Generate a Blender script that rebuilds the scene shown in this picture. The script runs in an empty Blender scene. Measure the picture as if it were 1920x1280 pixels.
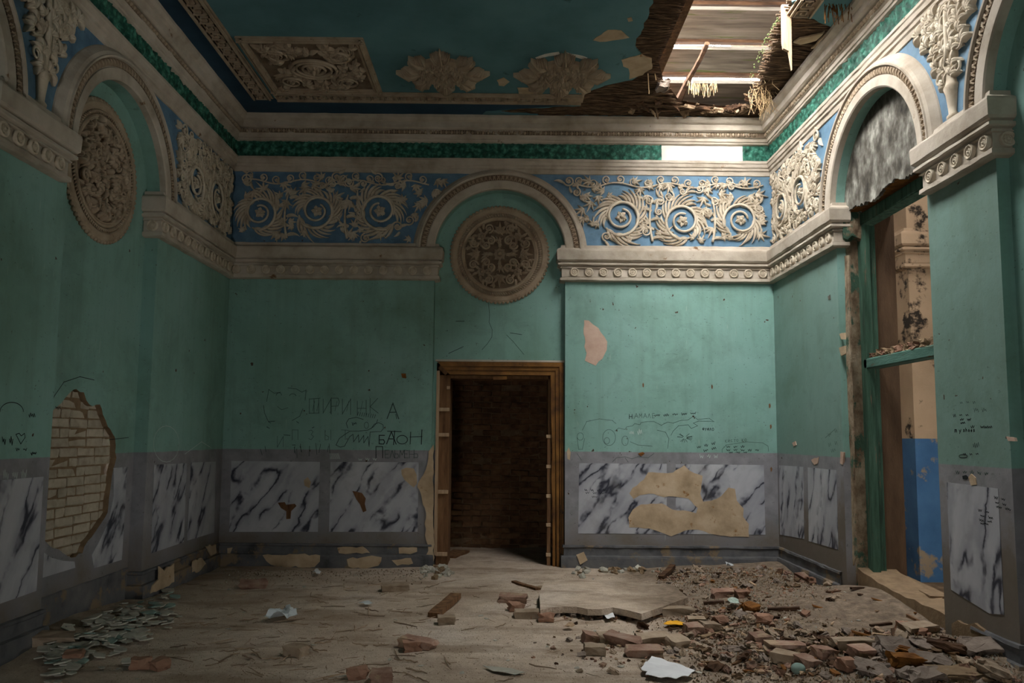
import bpy, bmesh, math, random
from mathutils import Vector, Matrix, geometry, noise
R = random.Random(7)
PI = math.pi
S = bpy.context.scene
COL = S.collection

# ------------------------------------------------------------------ camera, sky, light, exposure
RT = Vector((0.999936, -0.008143, 0.007824)); UP = Vector((-0.008554, -0.093731, 0.995561)); FW = Vector((0.007374, 0.995564, 0.093794))
EYE = Vector((0, 0, 1.5)); FPX = 1487.5; V0 = 675.8
cd = bpy.data.cameras.new('camera'); cam = bpy.data.objects.new('camera', cd); COL.objects.link(cam)
mw = Matrix((RT, UP, -FW)).transposed().to_4x4(); mw.translation = EYE
cam.matrix_world = mw
cd.sensor_width = 36; cd.lens = FPX / 1920 * 36; cd.shift_y = (V0 - 640) / 1920
cd.clip_start = .05; cd.clip_end = 200
S.camera = cam

W = bpy.data.worlds.new('sky'); S.world = W; W.use_nodes = True
wn = W.node_tree.nodes; wl = W.node_tree.links
bg = wn['Background']; bg.inputs['Color'].default_value = (1.0, .985, .96, 1); bg.inputs['Strength'].default_value = SKY = 27.0

def portal(name, loc, rot, sx, sy):          # sampling portals in the openings, some added for fill: they emit nothing themselves
    l = bpy.data.lights.new(name, 'AREA'); l.shape = 'RECTANGLE'; l.size = sx; l.size_y = sy; l.cycles.is_portal = True
    o = bpy.data.objects.new(name, l); COL.objects.link(o); o.location = loc; o.rotation_euler = rot
portal('roof_hole_portal', (2.05, 7.1, 5.33), (0, 0, 0), 2.2, 4.0)
portal('front_fill_portal', (-1.2, -2.5, .6), (PI / 2, 0, 0), .9, 1.1)
portal('far_fill_portal', (8.0, 6.3, 1.75), (0, PI / 2, 0), 1.1, .9)
portal('far_room_portal', (3.98, 6.7, 5.3), (0, 0, 0), .5, 2.0)

S.view_settings.view_transform = 'Standard'; S.view_settings.look = 'None'; S.view_settings.gamma = 1
S.view_settings.use_curve_mapping = False; S.view_settings.exposure = 0.32
S.cycles.max_bounces = 8; S.cycles.diffuse_bounces = 5; S.cycles.glossy_bounces = 2
S.cycles.use_denoising = True; S.cycles.caustics_reflective = False; S.cycles.caustics_refractive = False
S.cycles.sample_clamp_indirect = 8

# ------------------------------------------------------------------ rays from pixels to real planes
def ray(u, v): return FW + RT * ((u - 960) / FPX) + UP * ((V0 - v) / FPX)
def onX(u, v, X): d = ray(u, v); return EYE + d * (X / d.x)
def onY(u, v, Y): d = ray(u, v); return EYE + d * (Y / d.y)
def onZ(u, v, Z): d = ray(u, v); return EYE + d * ((Z - EYE.z) / d.z)

# ------------------------------------------------------------------ dimensions
XL, XR, YB, YF = -3.25, 3.14, 9.20, -2.5
REC = .12                                     # depth of the wall niches
ZD = 1.32                                     # top of the grey dado
ZF0, ZF1 = 3.66, 4.62                         # blue frieze
ZC = 5.25                                     # ceiling
CX, CR, ZS = -.083, .77, 3.63                 # middle arch
LA, LR = (6.5, 4.11), .77                     # left wall arches
RA, RR = (6.585, 4.12), .815                  # right wall arches

# ------------------------------------------------------------------ node materials
def lin(c):
    return tuple((x / 255 / 12.92 if x / 255 <= .04045 else ((x / 255 + .055) / 1.055) ** 2.4) for x in c) + (1,)
class NT:
    def __init__(s, name):
        s.m = bpy.data.materials.new(name); s.m.use_nodes = True; s.t = s.m.node_tree; s.b = s.t.nodes['Principled BSDF']
        s.b.inputs['Specular IOR Level'].default_value = .25
    def n(s, typ, ins=None, **pr):
        x = s.t.nodes.new('ShaderNode' + typ)
        for k, v in pr.items(): setattr(x, k, v)
        for k, v in (ins or {}).items(): s.set(x.inputs[k], v)
        return x
    def set(s, sock, v):
        if isinstance(v, bpy.types.NodeSocket): s.t.links.new(v, sock)
        else: sock.default_value = v
    def math(s, op, a, b=0., clamp=False):
        x = s.n('Math', {0: a, 1: b}, operation=op, use_clamp=clamp); return x.outputs[0]
    def ramp(s, fac, stops, interp='LINEAR'):
        x = s.n('ValToRGB', {'Fac': fac}); cr = x.color_ramp; cr.interpolation = interp
        while len(cr.elements) < len(stops): cr.elements.new(.5)
        for e, (p, c) in zip(cr.elements, stops):
            e.position = p; e.color = c if len(c) == 4 else lin(c)
        return x.outputs['Color']
    def noise(s, vec, scale, detail=6, rough=.6, dist=0.):
        return s.n('TexNoise', {'Vector': vec, 'Scale': scale, 'Detail': detail, 'Roughness': rough, 'Distortion': dist}).outputs['Fac']
    def mapv(s, vec, scale=(1, 1, 1), rot=(0, 0, 0), loc=(0, 0, 0)):
        return s.n('Mapping', {'Vector': vec, 'Scale': scale, 'Rotation': rot, 'Location': loc}).outputs['Vector']
    def mix(s, fac, a, b, mode='MIX'):
        x = s.n('Mix', data_type='RGBA', blend_type=mode)
        s.set(x.inputs[0], fac); s.set(x.inputs[6], a); s.set(x.inputs[7], b); return x.outputs[2]
    def pos(s): return s.n('NewGeometry').outputs['Position']
    def obj(s): return s.n('TexCoord').outputs['Object']
    def step(s, v, e0, e1): return s.n('MapRange', {'Value': v, 'From Min': e0, 'From Max': e1, 'To Min': 0., 'To Max': 1.}).outputs['Result']
    def bump(s, h, strength=.3, dist=.01):
        s.set(s.b.inputs['Normal'], s.n('Bump', {'Height': h, 'Strength': strength, 'Distance': dist}).outputs['Normal'])
    def done(s, col, rough=.85):
        s.set(s.b.inputs['Base Color'], col); s.set(s.b.inputs['Roughness'], rough); return s.m

def mat(name, cols, scale=4, stretch=(1, 1, 1), rough=.88, bump=.3, bscale=40, bdist=.01, world=False, vary=0., spots=None, spot_scale=9, spot_at=.62):
    t = NT(name); p = t.pos() if world else t.obj()
    if vary:
        rnd = t.n('ObjectInfo').outputs['Random']
        off = t.n('CombineXYZ', {'X': t.math('MULTIPLY', rnd, 37.), 'Y': t.math('MULTIPLY', rnd, 91.)}).outputs[0]
        p = t.n('VectorMath', {0: p, 1: off}, operation='ADD').outputs[0]
    q = t.mapv(p, stretch)
    f = t.noise(q, scale, 8)
    k = len(cols)
    c = t.ramp(f, [(.3 + .4 * i / max(1, k - 1), lin(x)) for i, x in enumerate(cols)])
    if spots:
        c = t.mix(t.step(t.noise(q, spot_scale, 8, .65), spot_at, spot_at + .05), c, lin(spots))
    if vary:
        v = t.math('ADD', 1 - vary, t.math('MULTIPLY', rnd, 2 * vary))
        c = t.n('HueSaturation', {'Color': c, 'Value': v}).outputs['Color']
    if bump: t.bump(t.noise(q, bscale, 8, .65), bump, bdist)
    return t.done(c, rough)

def wall_paint(name, frieze=True, dado=True, damp=0., faded=0.):
    """Oil paint in flat zones by height: grey dado, turquoise wall, blue frieze ground; wear, chips and grime of their own shape."""
    t = NT(name); p = t.pos(); z = t.n('SeparateXYZ', {0: p}).outputs['Z']
    big = t.noise(p, .9, 8, .62); mid = t.noise(p, 5, 8, .6); fine = t.noise(p, 38, 6, .6)
    streak = t.noise(t.mapv(p, (5, 5, .35)), 2.2, 6, .6)
    teal = t.ramp(big, [(.3, (110, 145, 132)), (.5, (124, 162, 152)), (.68, (133, 170, 162))])
    teal = t.mix(t.math('MULTIPLY', t.step(streak, .5, .85), .35), teal, lin((96, 118, 96)))
    if faded: teal = t.mix(faded, teal, lin((104, 116, 110)))
    grey = t.ramp(mid, [(.3, (116, 115, 119)), (.7, (144, 143, 147))])
    blue = t.ramp(mid, [(.3, (70, 98, 122)), (.7, (104, 138, 162))])
    zz = t.math('ADD', z, t.math('MULTIPLY', t.math('SUBTRACT', mid, .5), .012))
    c = teal
    if dado: c = t.mix(t.step(zz, ZD - .003, ZD + .003), grey, teal)
    if frieze: c = t.mix(t.step(z, ZF0 - .01, ZF0), c, blue)
    # grime patches and scuffs
    c = t.mix(t.math('MULTIPLY', t.step(t.noise(p, 2.3, 9, .7, .6), .56, .78), .3), c, lin((62, 70, 54)))
    c = t.mix(t.math('MULTIPLY', t.step(t.noise(t.mapv(p, (1, 1, 1), (0, 0, 0), (3, 9, 4)), 1.1, 9, .72, .3), .5, .72), .38), c, lin((70, 88, 66)))
    c = t.mix(t.math('MULTIPLY', t.step(t.noise(t.mapv(p, (3, 3, 9)), 4, 5, .6), .66, .7), .3), c, lin((58, 66, 56)))
    c = t.mix(t.math('MULTIPLY', t.step(t.noise(p, 42, 3, .5), .70, .73), .55), c, lin((50, 48, 40)))
    chips = t.step(t.noise(p, 13, 4, .5), .725, .74)
    c = t.mix(chips, c, lin((70, 52, 38)))
    chips2 = t.step(t.noise(t.mapv(p, (1, 1, 1), (0, 0, 0), (7, 3, 5)), 8, 7, .6), .765, .772)
    c = t.mix(chips2, c, lin((170, 150, 125)))
    scr = t.step(t.noise(t.mapv(p, (14, 14, 1.2), (.5, .4, .6)), 3, 3, .5), .72, .75)
    c = t.mix(t.math('MULTIPLY', scr, .25), c, lin((190, 200, 190)))
    # mud stain creeping up from the floor with a ragged edge
    mud = t.math('SUBTRACT', t.math('MULTIPLY', t.noise(p, 2.5, 9, .65), 1.1 + damp), z)
    c = t.mix(t.math('MULTIPLY', t.step(mud, -.02, .35), .75), c, lin((96, 84, 66)))
    t.bump(t.math('ADD', t.math('MULTIPLY', big, 2.), t.math('ADD', mid, t.math('MULTIPLY', fine, .25))), .25, .012)
    return t.done(c, t.n('MapRange', {'Value': mid, 'To Min': .5, 'To Max': .75}).outputs['Result'])

def marble(name, axis, tilt, seed):
    """White-grey panels with dark brushed veins: flat decoration painted on the dado."""
    t = NT(name); p = t.pos(); s = t.n('SeparateXYZ', {0: p})
    a = s.outputs[axis]; z = s.outputs['Z']
    ca, sa = math.cos(tilt), math.sin(tilt)
    along = t.math('ADD', t.math('MULTIPLY', a, ca), t.math('MULTIPLY', z, sa))
    across = t.math('SUBTRACT', t.math('MULTIPLY', z, ca), t.math('MULTIPLY', a, sa))
    wob = t.noise(t.n('CombineXYZ', {'X': along, 'Y': across, 'Z': float(seed) + 2}).outputs[0], 4.5, 4, .55)
    ac = t.math('ADD', across, t.math('MULTIPLY', t.math('SUBTRACT', wob, .5), .13))
    v = t.n('CombineXYZ', {'X': t.math('MULTIPLY', along, .28), 'Y': ac, 'Z': float(seed)}).outputs[0]
    v2 = t.n('CombineXYZ', {'X': t.math('MULTIPLY', along, .9), 'Y': ac, 'Z': float(seed) + 4}).outputs[0]
    f = t.noise(v, 5.2, 2, .4)
    line = t.math('ABSOLUTE', t.math('SUBTRACT', f, .5))
    wmod = t.noise(v2, 4.2, 3, .55)
    thin = t.math('SUBTRACT', 1., t.step(line, .008, .040))
    soft = t.math('SUBTRACT', 1., t.step(line, .0, .13))
    mask = t.step(wmod, .38, .54)
    base = t.ramp(t.noise(v, 2.2, 6), [(.3, (146, 147, 154)), (.7, (186, 187, 191))])
    c = t.mix(t.math('MULTIPLY', t.math('MULTIPLY', soft, mask), .55), base, lin((96, 98, 110)))
    c = t.mix(t.math('MULTIPLY', t.math('MULTIPLY', thin, t.step(wmod, .42, .54)), .92), c, lin((30, 32, 46)))
    c = t.mix(t.math('MULTIPLY', t.step(t.noise(p, 3, 8, .65), .55, .75), .35), c, lin((100, 96, 84)))
    t.bump(t.noise(p, 30, 5), .1, .004)
    return t.done(c, .6)

M = {}
M['wall'] = wall_paint('turquoise_wall_paint'); M['niche'] = wall_paint('turquoise_niche_paint', frieze=False)
M['wall_r'] = wall_paint('turquoise_wall_paint_dusty', damp=.75, faded=.45)
for k, (ax, ti, sd) in dict(mbl=('X', 1.0, 1), mbr=('X', .95, 5), mlp=('Y', 1.05, 9), mln=('Y', 1.1, 14), mrp=('Y', 1.9, 20), mrn=('Y', 1.85, 27), mlf=('Y', 1.0, 33)).items():
    M[k] = marble('painted_marble_' + k, ax, ti, sd)
M['cream'] = mat('cream_plaster', [(146, 134, 118), (174, 163, 148), (190, 180, 166)], 3, bump=.35, bscale=22, world=True, spots=(112, 84, 58), spot_scale=5, spot_at=.66)
M['relief'] = mat('cream_relief_plaster', [(158, 144, 124), (188, 175, 155), (200, 190, 172)], 9, bump=.3, bscale=60, bdist=.005, spots=(128, 100, 74), spot_scale=14, spot_at=.66)
M['medal'] = mat('aged_medallion_plaster', [(136, 118, 98), (160, 142, 120), (172, 156, 134)], 7, bump=.3, bscale=60, bdist=.005, spots=(110, 82, 60), spot_scale=11, spot_at=.66)
M['ground'] = mat('soiled_shaded_relief_ground', [(88, 72, 58), (114, 97, 79), (130, 114, 95)], 8, bump=.3, bscale=40, world=True)  # grime brown, darkened to stand for shade between the carvings too
M['green'] = mat('emerald_frieze_paint', [(14, 44, 36), (34, 88, 72), (84, 150, 130)], 16, bump=.4, bscale=60, world=True, rough=.55)
M['white'] = mat('bare_white_plaster', [(205, 198, 186), (228, 222, 212)], 5, bump=.2, world=True, spots=(120, 100, 80), spot_scale=26, spot_at=.72)
M['ceil'] = mat('turquoise_ceiling_paint', [(72, 108, 112), (84, 122, 128), (94, 132, 138)], 1.3, bump=.2, bscale=12, world=True, spots=(62, 92, 94), spot_scale=3, spot_at=.64)
M['ceilrim'] = mat('deep_blue_ceiling_margin', [(34, 56, 74), (48, 76, 96)], 2, bump=.2, world=True)
M['bare'] = mat('bare_beige_plaster', [(148, 128, 102), (178, 156, 128), (192, 172, 146)], 4, bump=.4, bscale=25, world=True, spots=(140, 104, 66), spot_scale=6, spot_at=.62)
M['barepink'] = mat('bare_pinkish_plaster', [(178, 148, 130), (204, 178, 162)], 5, bump=.3, world=True)
M['gold'] = mat('golden_brown_varnished_wood', [(70, 42, 14), (112, 74, 28), (134, 92, 38)], 6, stretch=(1, 1, 1), bump=.25, rough=.55, world=True, spots=(52, 30, 12), spot_scale=7, spot_at=.64)
M['timber'] = mat('raw_brown_timber', [(74, 50, 32), (108, 78, 52), (128, 98, 68)], 5, stretch=(4, 4, .5), bump=.4, world=True)
M['darkwood'] = mat('rotten_dark_wood', [(42, 28, 18), (72, 50, 34), (98, 72, 50)], 6, stretch=(.6, 3, 3), bump=.6, bscale=18, world=True)
M['lath'] = mat('brown_lath', [(48, 36, 26), (90, 70, 52), (136, 112, 86)], 9, stretch=(.6, 4, 4), bump=.5, world=True)
M['board'] = mat('weathered_grey_roof_board', [(84, 78, 70), (116, 110, 100), (138, 132, 122)], 3, stretch=(.5, 5, 5), bump=.5, bscale=16, world=True, spots=(92, 100, 62), spot_scale=1.6, spot_at=.57)
M['moss'] = mat('green_moss', [(58, 66, 36), (92, 104, 56)], 20, bump=.8, world=True)
M['splinter'] = mat('pale_splintered_wood', [(150, 124, 98), (190, 164, 134)], 8, stretch=(5, 5, .4), bump=.5, world=True)
M['straw'] = mat('pale_straw', [(168, 136, 96), (208, 182, 142)], 8, bump=.3)
M['brickcream'] = mat('cream_smeared_brick', [(150, 140, 122), (174, 164, 146), (186, 176, 160)], 9, bump=.5, bscale=30, vary=.10, spots=(150, 92, 52), spot_scale=5, spot_at=.70)
M['brickdark'] = mat('dark_brown_rough_brick', [(58, 40, 26), (92, 64, 42), (112, 84, 58)], 7, bump=.8, bscale=25, vary=.25)
M['mortar'] = mat('crumbly_mortar', [(84, 66, 48), (118, 96, 72)], 12, bump=.6, world=True)
M['mortarlight'] = mat('pale_mortar', [(112, 92, 70), (140, 118, 92)], 12, bump=.6, world=True)
M['brick'] = mat('dusty_red_brick', [(116, 86, 72), (142, 112, 96), (162, 140, 124)], 9, bump=.6, bscale=35, vary=.22, spots=(156, 134, 110), spot_scale=6, spot_at=.55)
M['bricktan'] = mat('dusty_tan_brick', [(126, 106, 86), (150, 132, 112), (166, 148, 128)], 9, bump=.6, bscale=35, vary=.15, spots=(140, 86, 60), spot_scale=6, spot_at=.62)
M['redchunk'] = mat('orange_red_brick_chunk', [(126, 94, 76), (152, 118, 98)], 9, bump=.6, vary=.25)
M['greyconc'] = mat('grey_mortar_lump', [(112, 98, 88), (146, 132, 120)], 9, bump=.7, vary=.2)
M['flake'] = mat('pale_plaster_flake', [(150, 147, 136), (186, 182, 168)], 7, bump=.3, vary=.16)
M['flaketeal'] = mat('turquoise_paint_flake', [(120, 142, 134), (146, 166, 156)], 7, bump=.2, vary=.15)
M['twig'] = mat('dry_brown_stick', [(112, 92, 74), (168, 146, 122)], 9, bump=.4, vary=.35)
M['rotwood'] = mat('rotten_orange_wood', [(90, 54, 22), (150, 100, 44)], 8, stretch=(1, 4, 4), bump=.8)
M['paper'] = mat('white_paper_sheet', [(214, 214, 216), (228, 228, 230)], 5, bump=.1, rough=.7)
M['plastic'] = mat('crumpled_pale_plastic', [(168, 176, 180), (206, 212, 214)], 8, bump=.3, rough=.4)
M['plasticblue'] = mat('pale_blue_plastic', [(140, 170, 182), (186, 204, 208)], 8, bump=.3, rough=.4)
M['yellow'] = mat('yellow_wrapper_print', [(226, 160, 18), (240, 182, 40)], 5, bump=.1, rough=.4)
M['greenpk'] = mat('green_white_packet_print', [(86, 124, 104), (206, 214, 206)], 60, bump=.1, rough=.4)
M['greenpost'] = mat('flaking_green_frame_paint', [(36, 56, 44), (56, 86, 70), (78, 106, 90)], 5, stretch=(4, 4, .4), bump=.5, world=True, spots=(104, 90, 74), spot_scale=7, spot_at=.62)
M['tealbeam'] = mat('weathered_turquoise_beam', [(62, 96, 86), (92, 128, 116)], 5, stretch=(3, .5, 3), bump=.5, world=True, spots=(90, 76, 56), spot_scale=8, spot_at=.60)
M['jamb'] = mat('stripped_brown_jamb', [(84, 68, 52), (118, 100, 80), (150, 134, 112), (168, 154, 134)], 6, stretch=(1.3, 1.3, .9), bump=.9, bscale=14, bdist=.03, world=True, spots=(62, 88, 72), spot_scale=3.4, spot_at=.53)
M['mould'] = mat('mouldy_lunette_plaster', [(40, 38, 33), (72, 68, 60), (110, 108, 100), (160, 158, 148)], 6.5, stretch=(1.1, 1.1, .75), bump=.9, bscale=14, world=True, spots=(130, 104, 78), spot_scale=5, spot_at=.68)
M['beige'] = mat('far_room_beige_paint', [(156, 130, 104), (178, 150, 122)], 2, bump=.2, world=True, spots=(44, 36, 28), spot_scale=2.1, spot_at=.57)
M['bluedado'] = mat('far_room_blue_dado', [(52, 88, 126), (70, 108, 146)], 3, bump=.2, world=True, spots=(140, 122, 100), spot_scale=3.2, spot_at=.57)
M['ink'] = mat('black_felt_pen', [(20, 26, 28), (34, 40, 42)], 30, bump=0)
M['pencil'] = mat('grey_pencil', [(48, 66, 62), (60, 80, 76)], 30, bump=0)
M['chalk'] = mat('white_chalk', [(170, 186, 182), (196, 206, 202)], 30, bump=0)
M['dustpier'] = mat('far_brown_reveal', [(72, 54, 38), (98, 76, 56)], 4, stretch=(2, 2, .5), bump=.4, world=True)

def floor_mat():
    t = NT('dusty_earth_floor'); p = t.pos()
    a = t.noise(p, 1.1, 8, .6); b = t.noise(p, 9, 8, .7); g = t.noise(p, 60, 4, .6)
    c = t.ramp(a, [(.32, (168, 149, 131)), (.5, (196, 178, 159)), (.66, (208, 193, 177))])
    c = t.mix(t.math('MULTIPLY', t.step(b, .45, .7), .5), c, lin((146, 128, 110)))
    c = t.mix(t.math('MULTIPLY', t.step(t.noise(t.mapv(p, (.5, 1.6, 1)), 1.7, 9, .7), .5, .6), .55), c, lin((128, 106, 84)))
    c = t.mix(t.math('MULTIPLY', t.step(g, .6, .7), .5), c, lin((186, 170, 150)))
    c = t.mix(t.math('MULTIPLY', t.step(t.noise(p, 90, 3, .6), .56, .66), .45), c, lin((96, 80, 64)))
    c = t.mix(t.math('MULTIPLY', t.step(t.noise(p, 22, 5), .66, .7), .6), c, lin((64, 46, 34)))
    sx = t.math('ADD', t.n('SeparateXYZ', {0: p}).outputs['X'], t.math('MULTIPLY', t.math('SUBTRACT', t.noise(p, 1.6, 9, .65), .5), 2.6))
    soil = t.ramp(t.noise(p, 14, 8, .7), [(.3, (82, 68, 55)), (.5, (118, 102, 86)), (.7, (152, 135, 117))])
    c = t.mix(t.math('MULTIPLY', t.step(sx, .9, 1.7), .92), c, soil)      # loose brown soil over the right of the room
    t.bump(t.math('ADD', b, t.math('MULTIPLY', g, .5)), .9, .025)
    return t.done(c, .95)
M['floor'] = floor_mat()

# ------------------------------------------------------------------ mesh helpers
class MB:
    """Collects vertices and faces of ONE mesh."""
    def __init__(s): s.v = []; s.f = []; s.mi = []; s.k = 0
    def add(s, vs, fs, T=None):
        o = len(s.v)
        s.v += [tuple(T @ Vector(v)) for v in vs] if T is not None else [tuple(v) for v in vs]
        s.f += [tuple(i + o for i in f) for f in fs]; s.mi += [s.k] * len(fs); return s
    def box(s, a, b, T=None):
        x0, y0, z0 = a; x1, y1, z1 = b
        return s.add([(x0, y0, z0), (x1, y0, z0), (x1, y1, z0), (x0, y1, z0), (x0, y0, z1), (x1, y0, z1), (x1, y1, z1), (x0, y1, z1)],
                     [(0, 3, 2, 1), (4, 5, 6, 7), (0, 1, 5, 4), (1, 2, 6, 5), (2, 3, 7, 6), (3, 0, 4, 7)], T)
    def poly(s, outer, holes=(), T=None):
        """Flat polygon in local x,y with optional holes."""
        loops = [[Vector((p[0], p[1], 0)) for p in outer]] + [[Vector((p[0], p[1], 0)) for p in h] for h in holes]
        tri = geometry.tessellate_polygon(loops)
        flat = [v for l in loops for v in l]
        return s.add([(v.x, v.y, 0) for v in flat], [tuple(t) for t in tri], T)
    def prism(s, outer, d0, d1, T=None):
        """Polygon in x,y extruded along z from d0 to d1."""
        n = len(outer); tri = geometry.tessellate_polygon([[Vector((p[0], p[1], 0)) for p in outer]])
        vs = [(p[0], p[1], d0) for p in outer] + [(p[0], p[1], d1) for p in outer]
        fs = [tuple(t) for t in tri] + [tuple(i + n for i in reversed(t)) for t in tri]
        fs += [(i, (i + 1) % n, (i + 1) % n + n, i + n) for i in range(n)]
        return s.add(vs, fs, T)
    def grid(s, rows, closed=False, T=None):
        """rows: list of equal-length point lists."""
        n = len(rows[0]); vs = [p for r in rows for p in r]; fs = []
        for i in range(len(rows) - 1):
            for j in range(n if closed else n - 1):
                k = (j + 1) % n; fs.append((i * n + j, i * n + k, (i + 1) * n + k, (i + 1) * n + j))
        return s.add(vs, fs, T)
    def tube(s, pts, rad, n=6, T=None, flat=1.0):
        pts = [Vector(p) for p in pts]; m = len(pts); rows = []
        for i, p in enumerate(pts):
            d = (pts[min(i + 1, m - 1)] - pts[max(i - 1, 0)]).normalized()
            ref = Vector((0, 0, 1)) if abs(d.z) < .9 else Vector((1, 0, 0))
            a = d.cross(ref).normalized(); b = d.cross(a)
            r = rad[i] if isinstance(rad, (list, tuple)) else rad
            rows.append([p + a * (r * math.cos(2 * PI * k / n)) + b * (r * flat * math.sin(2 * PI * k / n)) for k in range(n)])
        s.grid(rows, True, T)
        o = len(s.v) - m * n
        s.f += [tuple(o + k for k in range(n)), tuple(o + (m - 1) * n + k for k in reversed(range(n)))]; s.mi += [s.k, s.k]; return s
    def lathe(s, prof, n=24, T=None):
        rows = [[(r * math.cos(2 * PI * k / n), r * math.sin(2 * PI * k / n), z) for k in range(n)] for r, z in prof]
        return s.grid(rows, True, T)
    def ball(s, c, r, T=None, n=8, m=5, sc=(1, 1, 1)):
        rows = [[(c[0] + r * sc[0] * math.sin(PI * i / m) * math.cos(2 * PI * k / n), c[1] + r * sc[1] * math.sin(PI * i / m) * math.sin(2 * PI * k / n), c[2] + r * sc[2] * math.cos(PI * i / m)) for k in range(n)] for i in range(m + 1)]
        return s.grid(rows, True, T)
    def blade(s, pts, w, h, T=None, z0=-.004, lift=0.):
        """Grooved tapering leaf lobe lying on the local x,y plane: pts is its midline, w the greatest half width, h its height."""
        m = len(pts); rows = []
        for i, p in enumerate(pts):
            t = i / (m - 1); a = pts[max(0, i - 1)]; b = pts[min(m - 1, i + 1)]
            dx, dy = b[0] - a[0], b[1] - a[1]; L = math.hypot(dx, dy) or 1; nx, ny = -dy / L, dx / L
            ww = w * max(.06, math.sin(PI * min(1, .18 + .82 * t) ** .85)); hh = h * (.28 + .72 * math.sin(PI * min(1, .16 + .84 * t))) + lift * t * t * (1 - t * .6)
            rows.append([(p[0] + nx * ww * q, p[1] + ny * ww * q, z0 if abs(q) == 1.0 else hh * k) for q, k in ((-1., 0), (-.8, .85), (-.3, 1), (0, .62), (.3, 1), (.8, .85), (1., 0))])
        return s.grid(rows, False, T)
    def mesh(s, name, mats, smooth=False, bevel=0):
        me = bpy.data.meshes.new(name); me.from_pydata(s.v, [], s.f)
        for m in (mats if isinstance(mats, (list, tuple)) else [mats]): me.materials.append(m)
        if any(s.mi): me.polygons.foreach_set('material_index', s.mi)
        bm = bmesh.new(); bm.from_mesh(me); bmesh.ops.recalc_face_normals(bm, faces=bm.faces)
        if bevel: bmesh.ops.bevel(bm, geom=list(bm.edges), offset=bevel, segments=1, affect='EDGES')
        bm.to_mesh(me); bm.free()
        if smooth: me.polygons.foreach_set('use_smooth', [True] * len(me.polygons))
        me.update(); return me
    def build(s, name, mats, parent=None, smooth=False, T=None, bevel=0):
        return link(name, s.mesh(name, mats, smooth, bevel), parent, T)

def link(name, me, parent=None, T=None):
    o = bpy.data.objects.new(name, me); COL.objects.link(o)
    if parent: o.parent = parent
    if T is not None: o.matrix_local = T
    return o
def tag(o, label=None, cat=None, group=None, kind=None):
    for k, v in (('label', label), ('category', cat), ('group', group), ('kind', kind)):
        if v: o[k] = v
    return o
def empty(name, T=None):
    o = bpy.data.objects.new(name, None); COL.objects.link(o); o.empty_display_size = .1
    if T is not None: o.matrix_world = T
    return o
def frame(origin, ax, ay, az):
    T = Matrix((Vector(ax), Vector(ay), Vector(az))).transposed().to_4x4(); T.translation = Vector(origin); return T
def FB(x, z, y=YB): return frame((x, y, z), (1, 0, 0), (0, 0, 1), (0, -1, 0))       # local x right, y up, z out of the back wall
def FL(y, z, x=XL): return frame((x, y, z), (0, 1, 0), (0, 0, 1), (1, 0, 0))        # left wall: local x runs into depth
def FR(y, z, x=XR): return frame((x, y, z), (0, -1, 0), (0, 0, 1), (-1, 0, 0))      # right wall: local x runs towards the camera
def FC(x, y, z=ZC): return frame((x, y, z), (1, 0, 0), (0, 1, 0), (0, 0, -1))       # ceiling, z pointing down

def sweep(name, path, prof, m, parent=None, jit=0., step=.12, closed_profile=False, sharp_ends=False, seed=1):
    """Moulding: profile (e outwards, z) along a plan polyline, mitred; interior on the right-hand side of the walk."""
    rg = random.Random(seed); P = [Vector((p[0], p[1])) for p in path]; n = len(P)
    D = [(P[i + 1] - P[i]).normalized() for i in range(n - 1)]; N = [Vector((d.y, -d.x)) for d in D]
    off = []
    for i in range(n):
        if i == 0: off.append(N[0])
        elif i == n - 1: off.append(N[-1])
        else:
            b = N[i - 1] + N[i]; off.append(b / max(.2, b.dot(N[i])))
    rows = []
    for i in range(n):
        rows.append([(P[i].x + off[i].x * e, P[i].y + off[i].y * e, z) for e, z in prof])
        if i < n - 1:
            L = (P[i + 1] - P[i]).length; k = max(1, int(L / step)) if jit else 1
            for a in range(1, k):
                t = a / k; j = [rg.uniform(-jit, jit) for _ in prof]; j2 = [rg.uniform(-jit, jit) for _ in prof]
                # profile offset must blend the mitres linearly
                rows.append([(P[i].x + (P[i + 1].x - P[i].x) * t + (off[i].x * (1 - t) + off[i + 1].x * t) * (e + a1), P[i].y + (P[i + 1].y - P[i].y) * t + (off[i].y * (1 - t) + off[i + 1].y * t) * (e + a1), z + a2) for (e, z), a1, a2 in zip(prof, j, j2)])
    mb = MB(); mb.grid(rows)
    return mb.build(name, m, parent)

def jag(pts, amp, step, rg):
    """Ragged version of a closed outline."""
    out = []
    for i, a in enumerate(pts):
        b = pts[(i + 1) % len(pts)]; L = math.hypot(b[0] - a[0], b[1] - a[1]); k = max(1, int(L / step))
        for j in range(k):
            t = j / k; w = amp if j else amp * .3
            out.append((a[0] + (b[0] - a[0]) * t + rg.uniform(-w, w), a[1] + (b[1] - a[1]) * t + rg.uniform(-w, w)))
    return out

def ptc(o, pts, rg, T, m, name='plaster_patch', parent=None, th=.004, amp=.012, label=None):
    """Patch where the paint has gone: bare ground with a broken paint lip round its upper edge."""
    ol = jag(pts, amp, .05, rg)
    mb = MB(); mb.prism(ol, -.01, th); c = mb.build(name, m, o, T=T)
    if label: c['label'] = label
    return c, ol

# ------------------------------------------------------------------ the shell
def arc(c, z, r, n=28): return [(c - r * math.cos(PI * i / n), z + r * math.sin(PI * i / n)) for i in range(n + 1)]
ZT = 5.32
def strip(mb, pts, f0, f1):
    mb.grid([[f0(p) for p in pts], [f1(p) for p in pts]])
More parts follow.
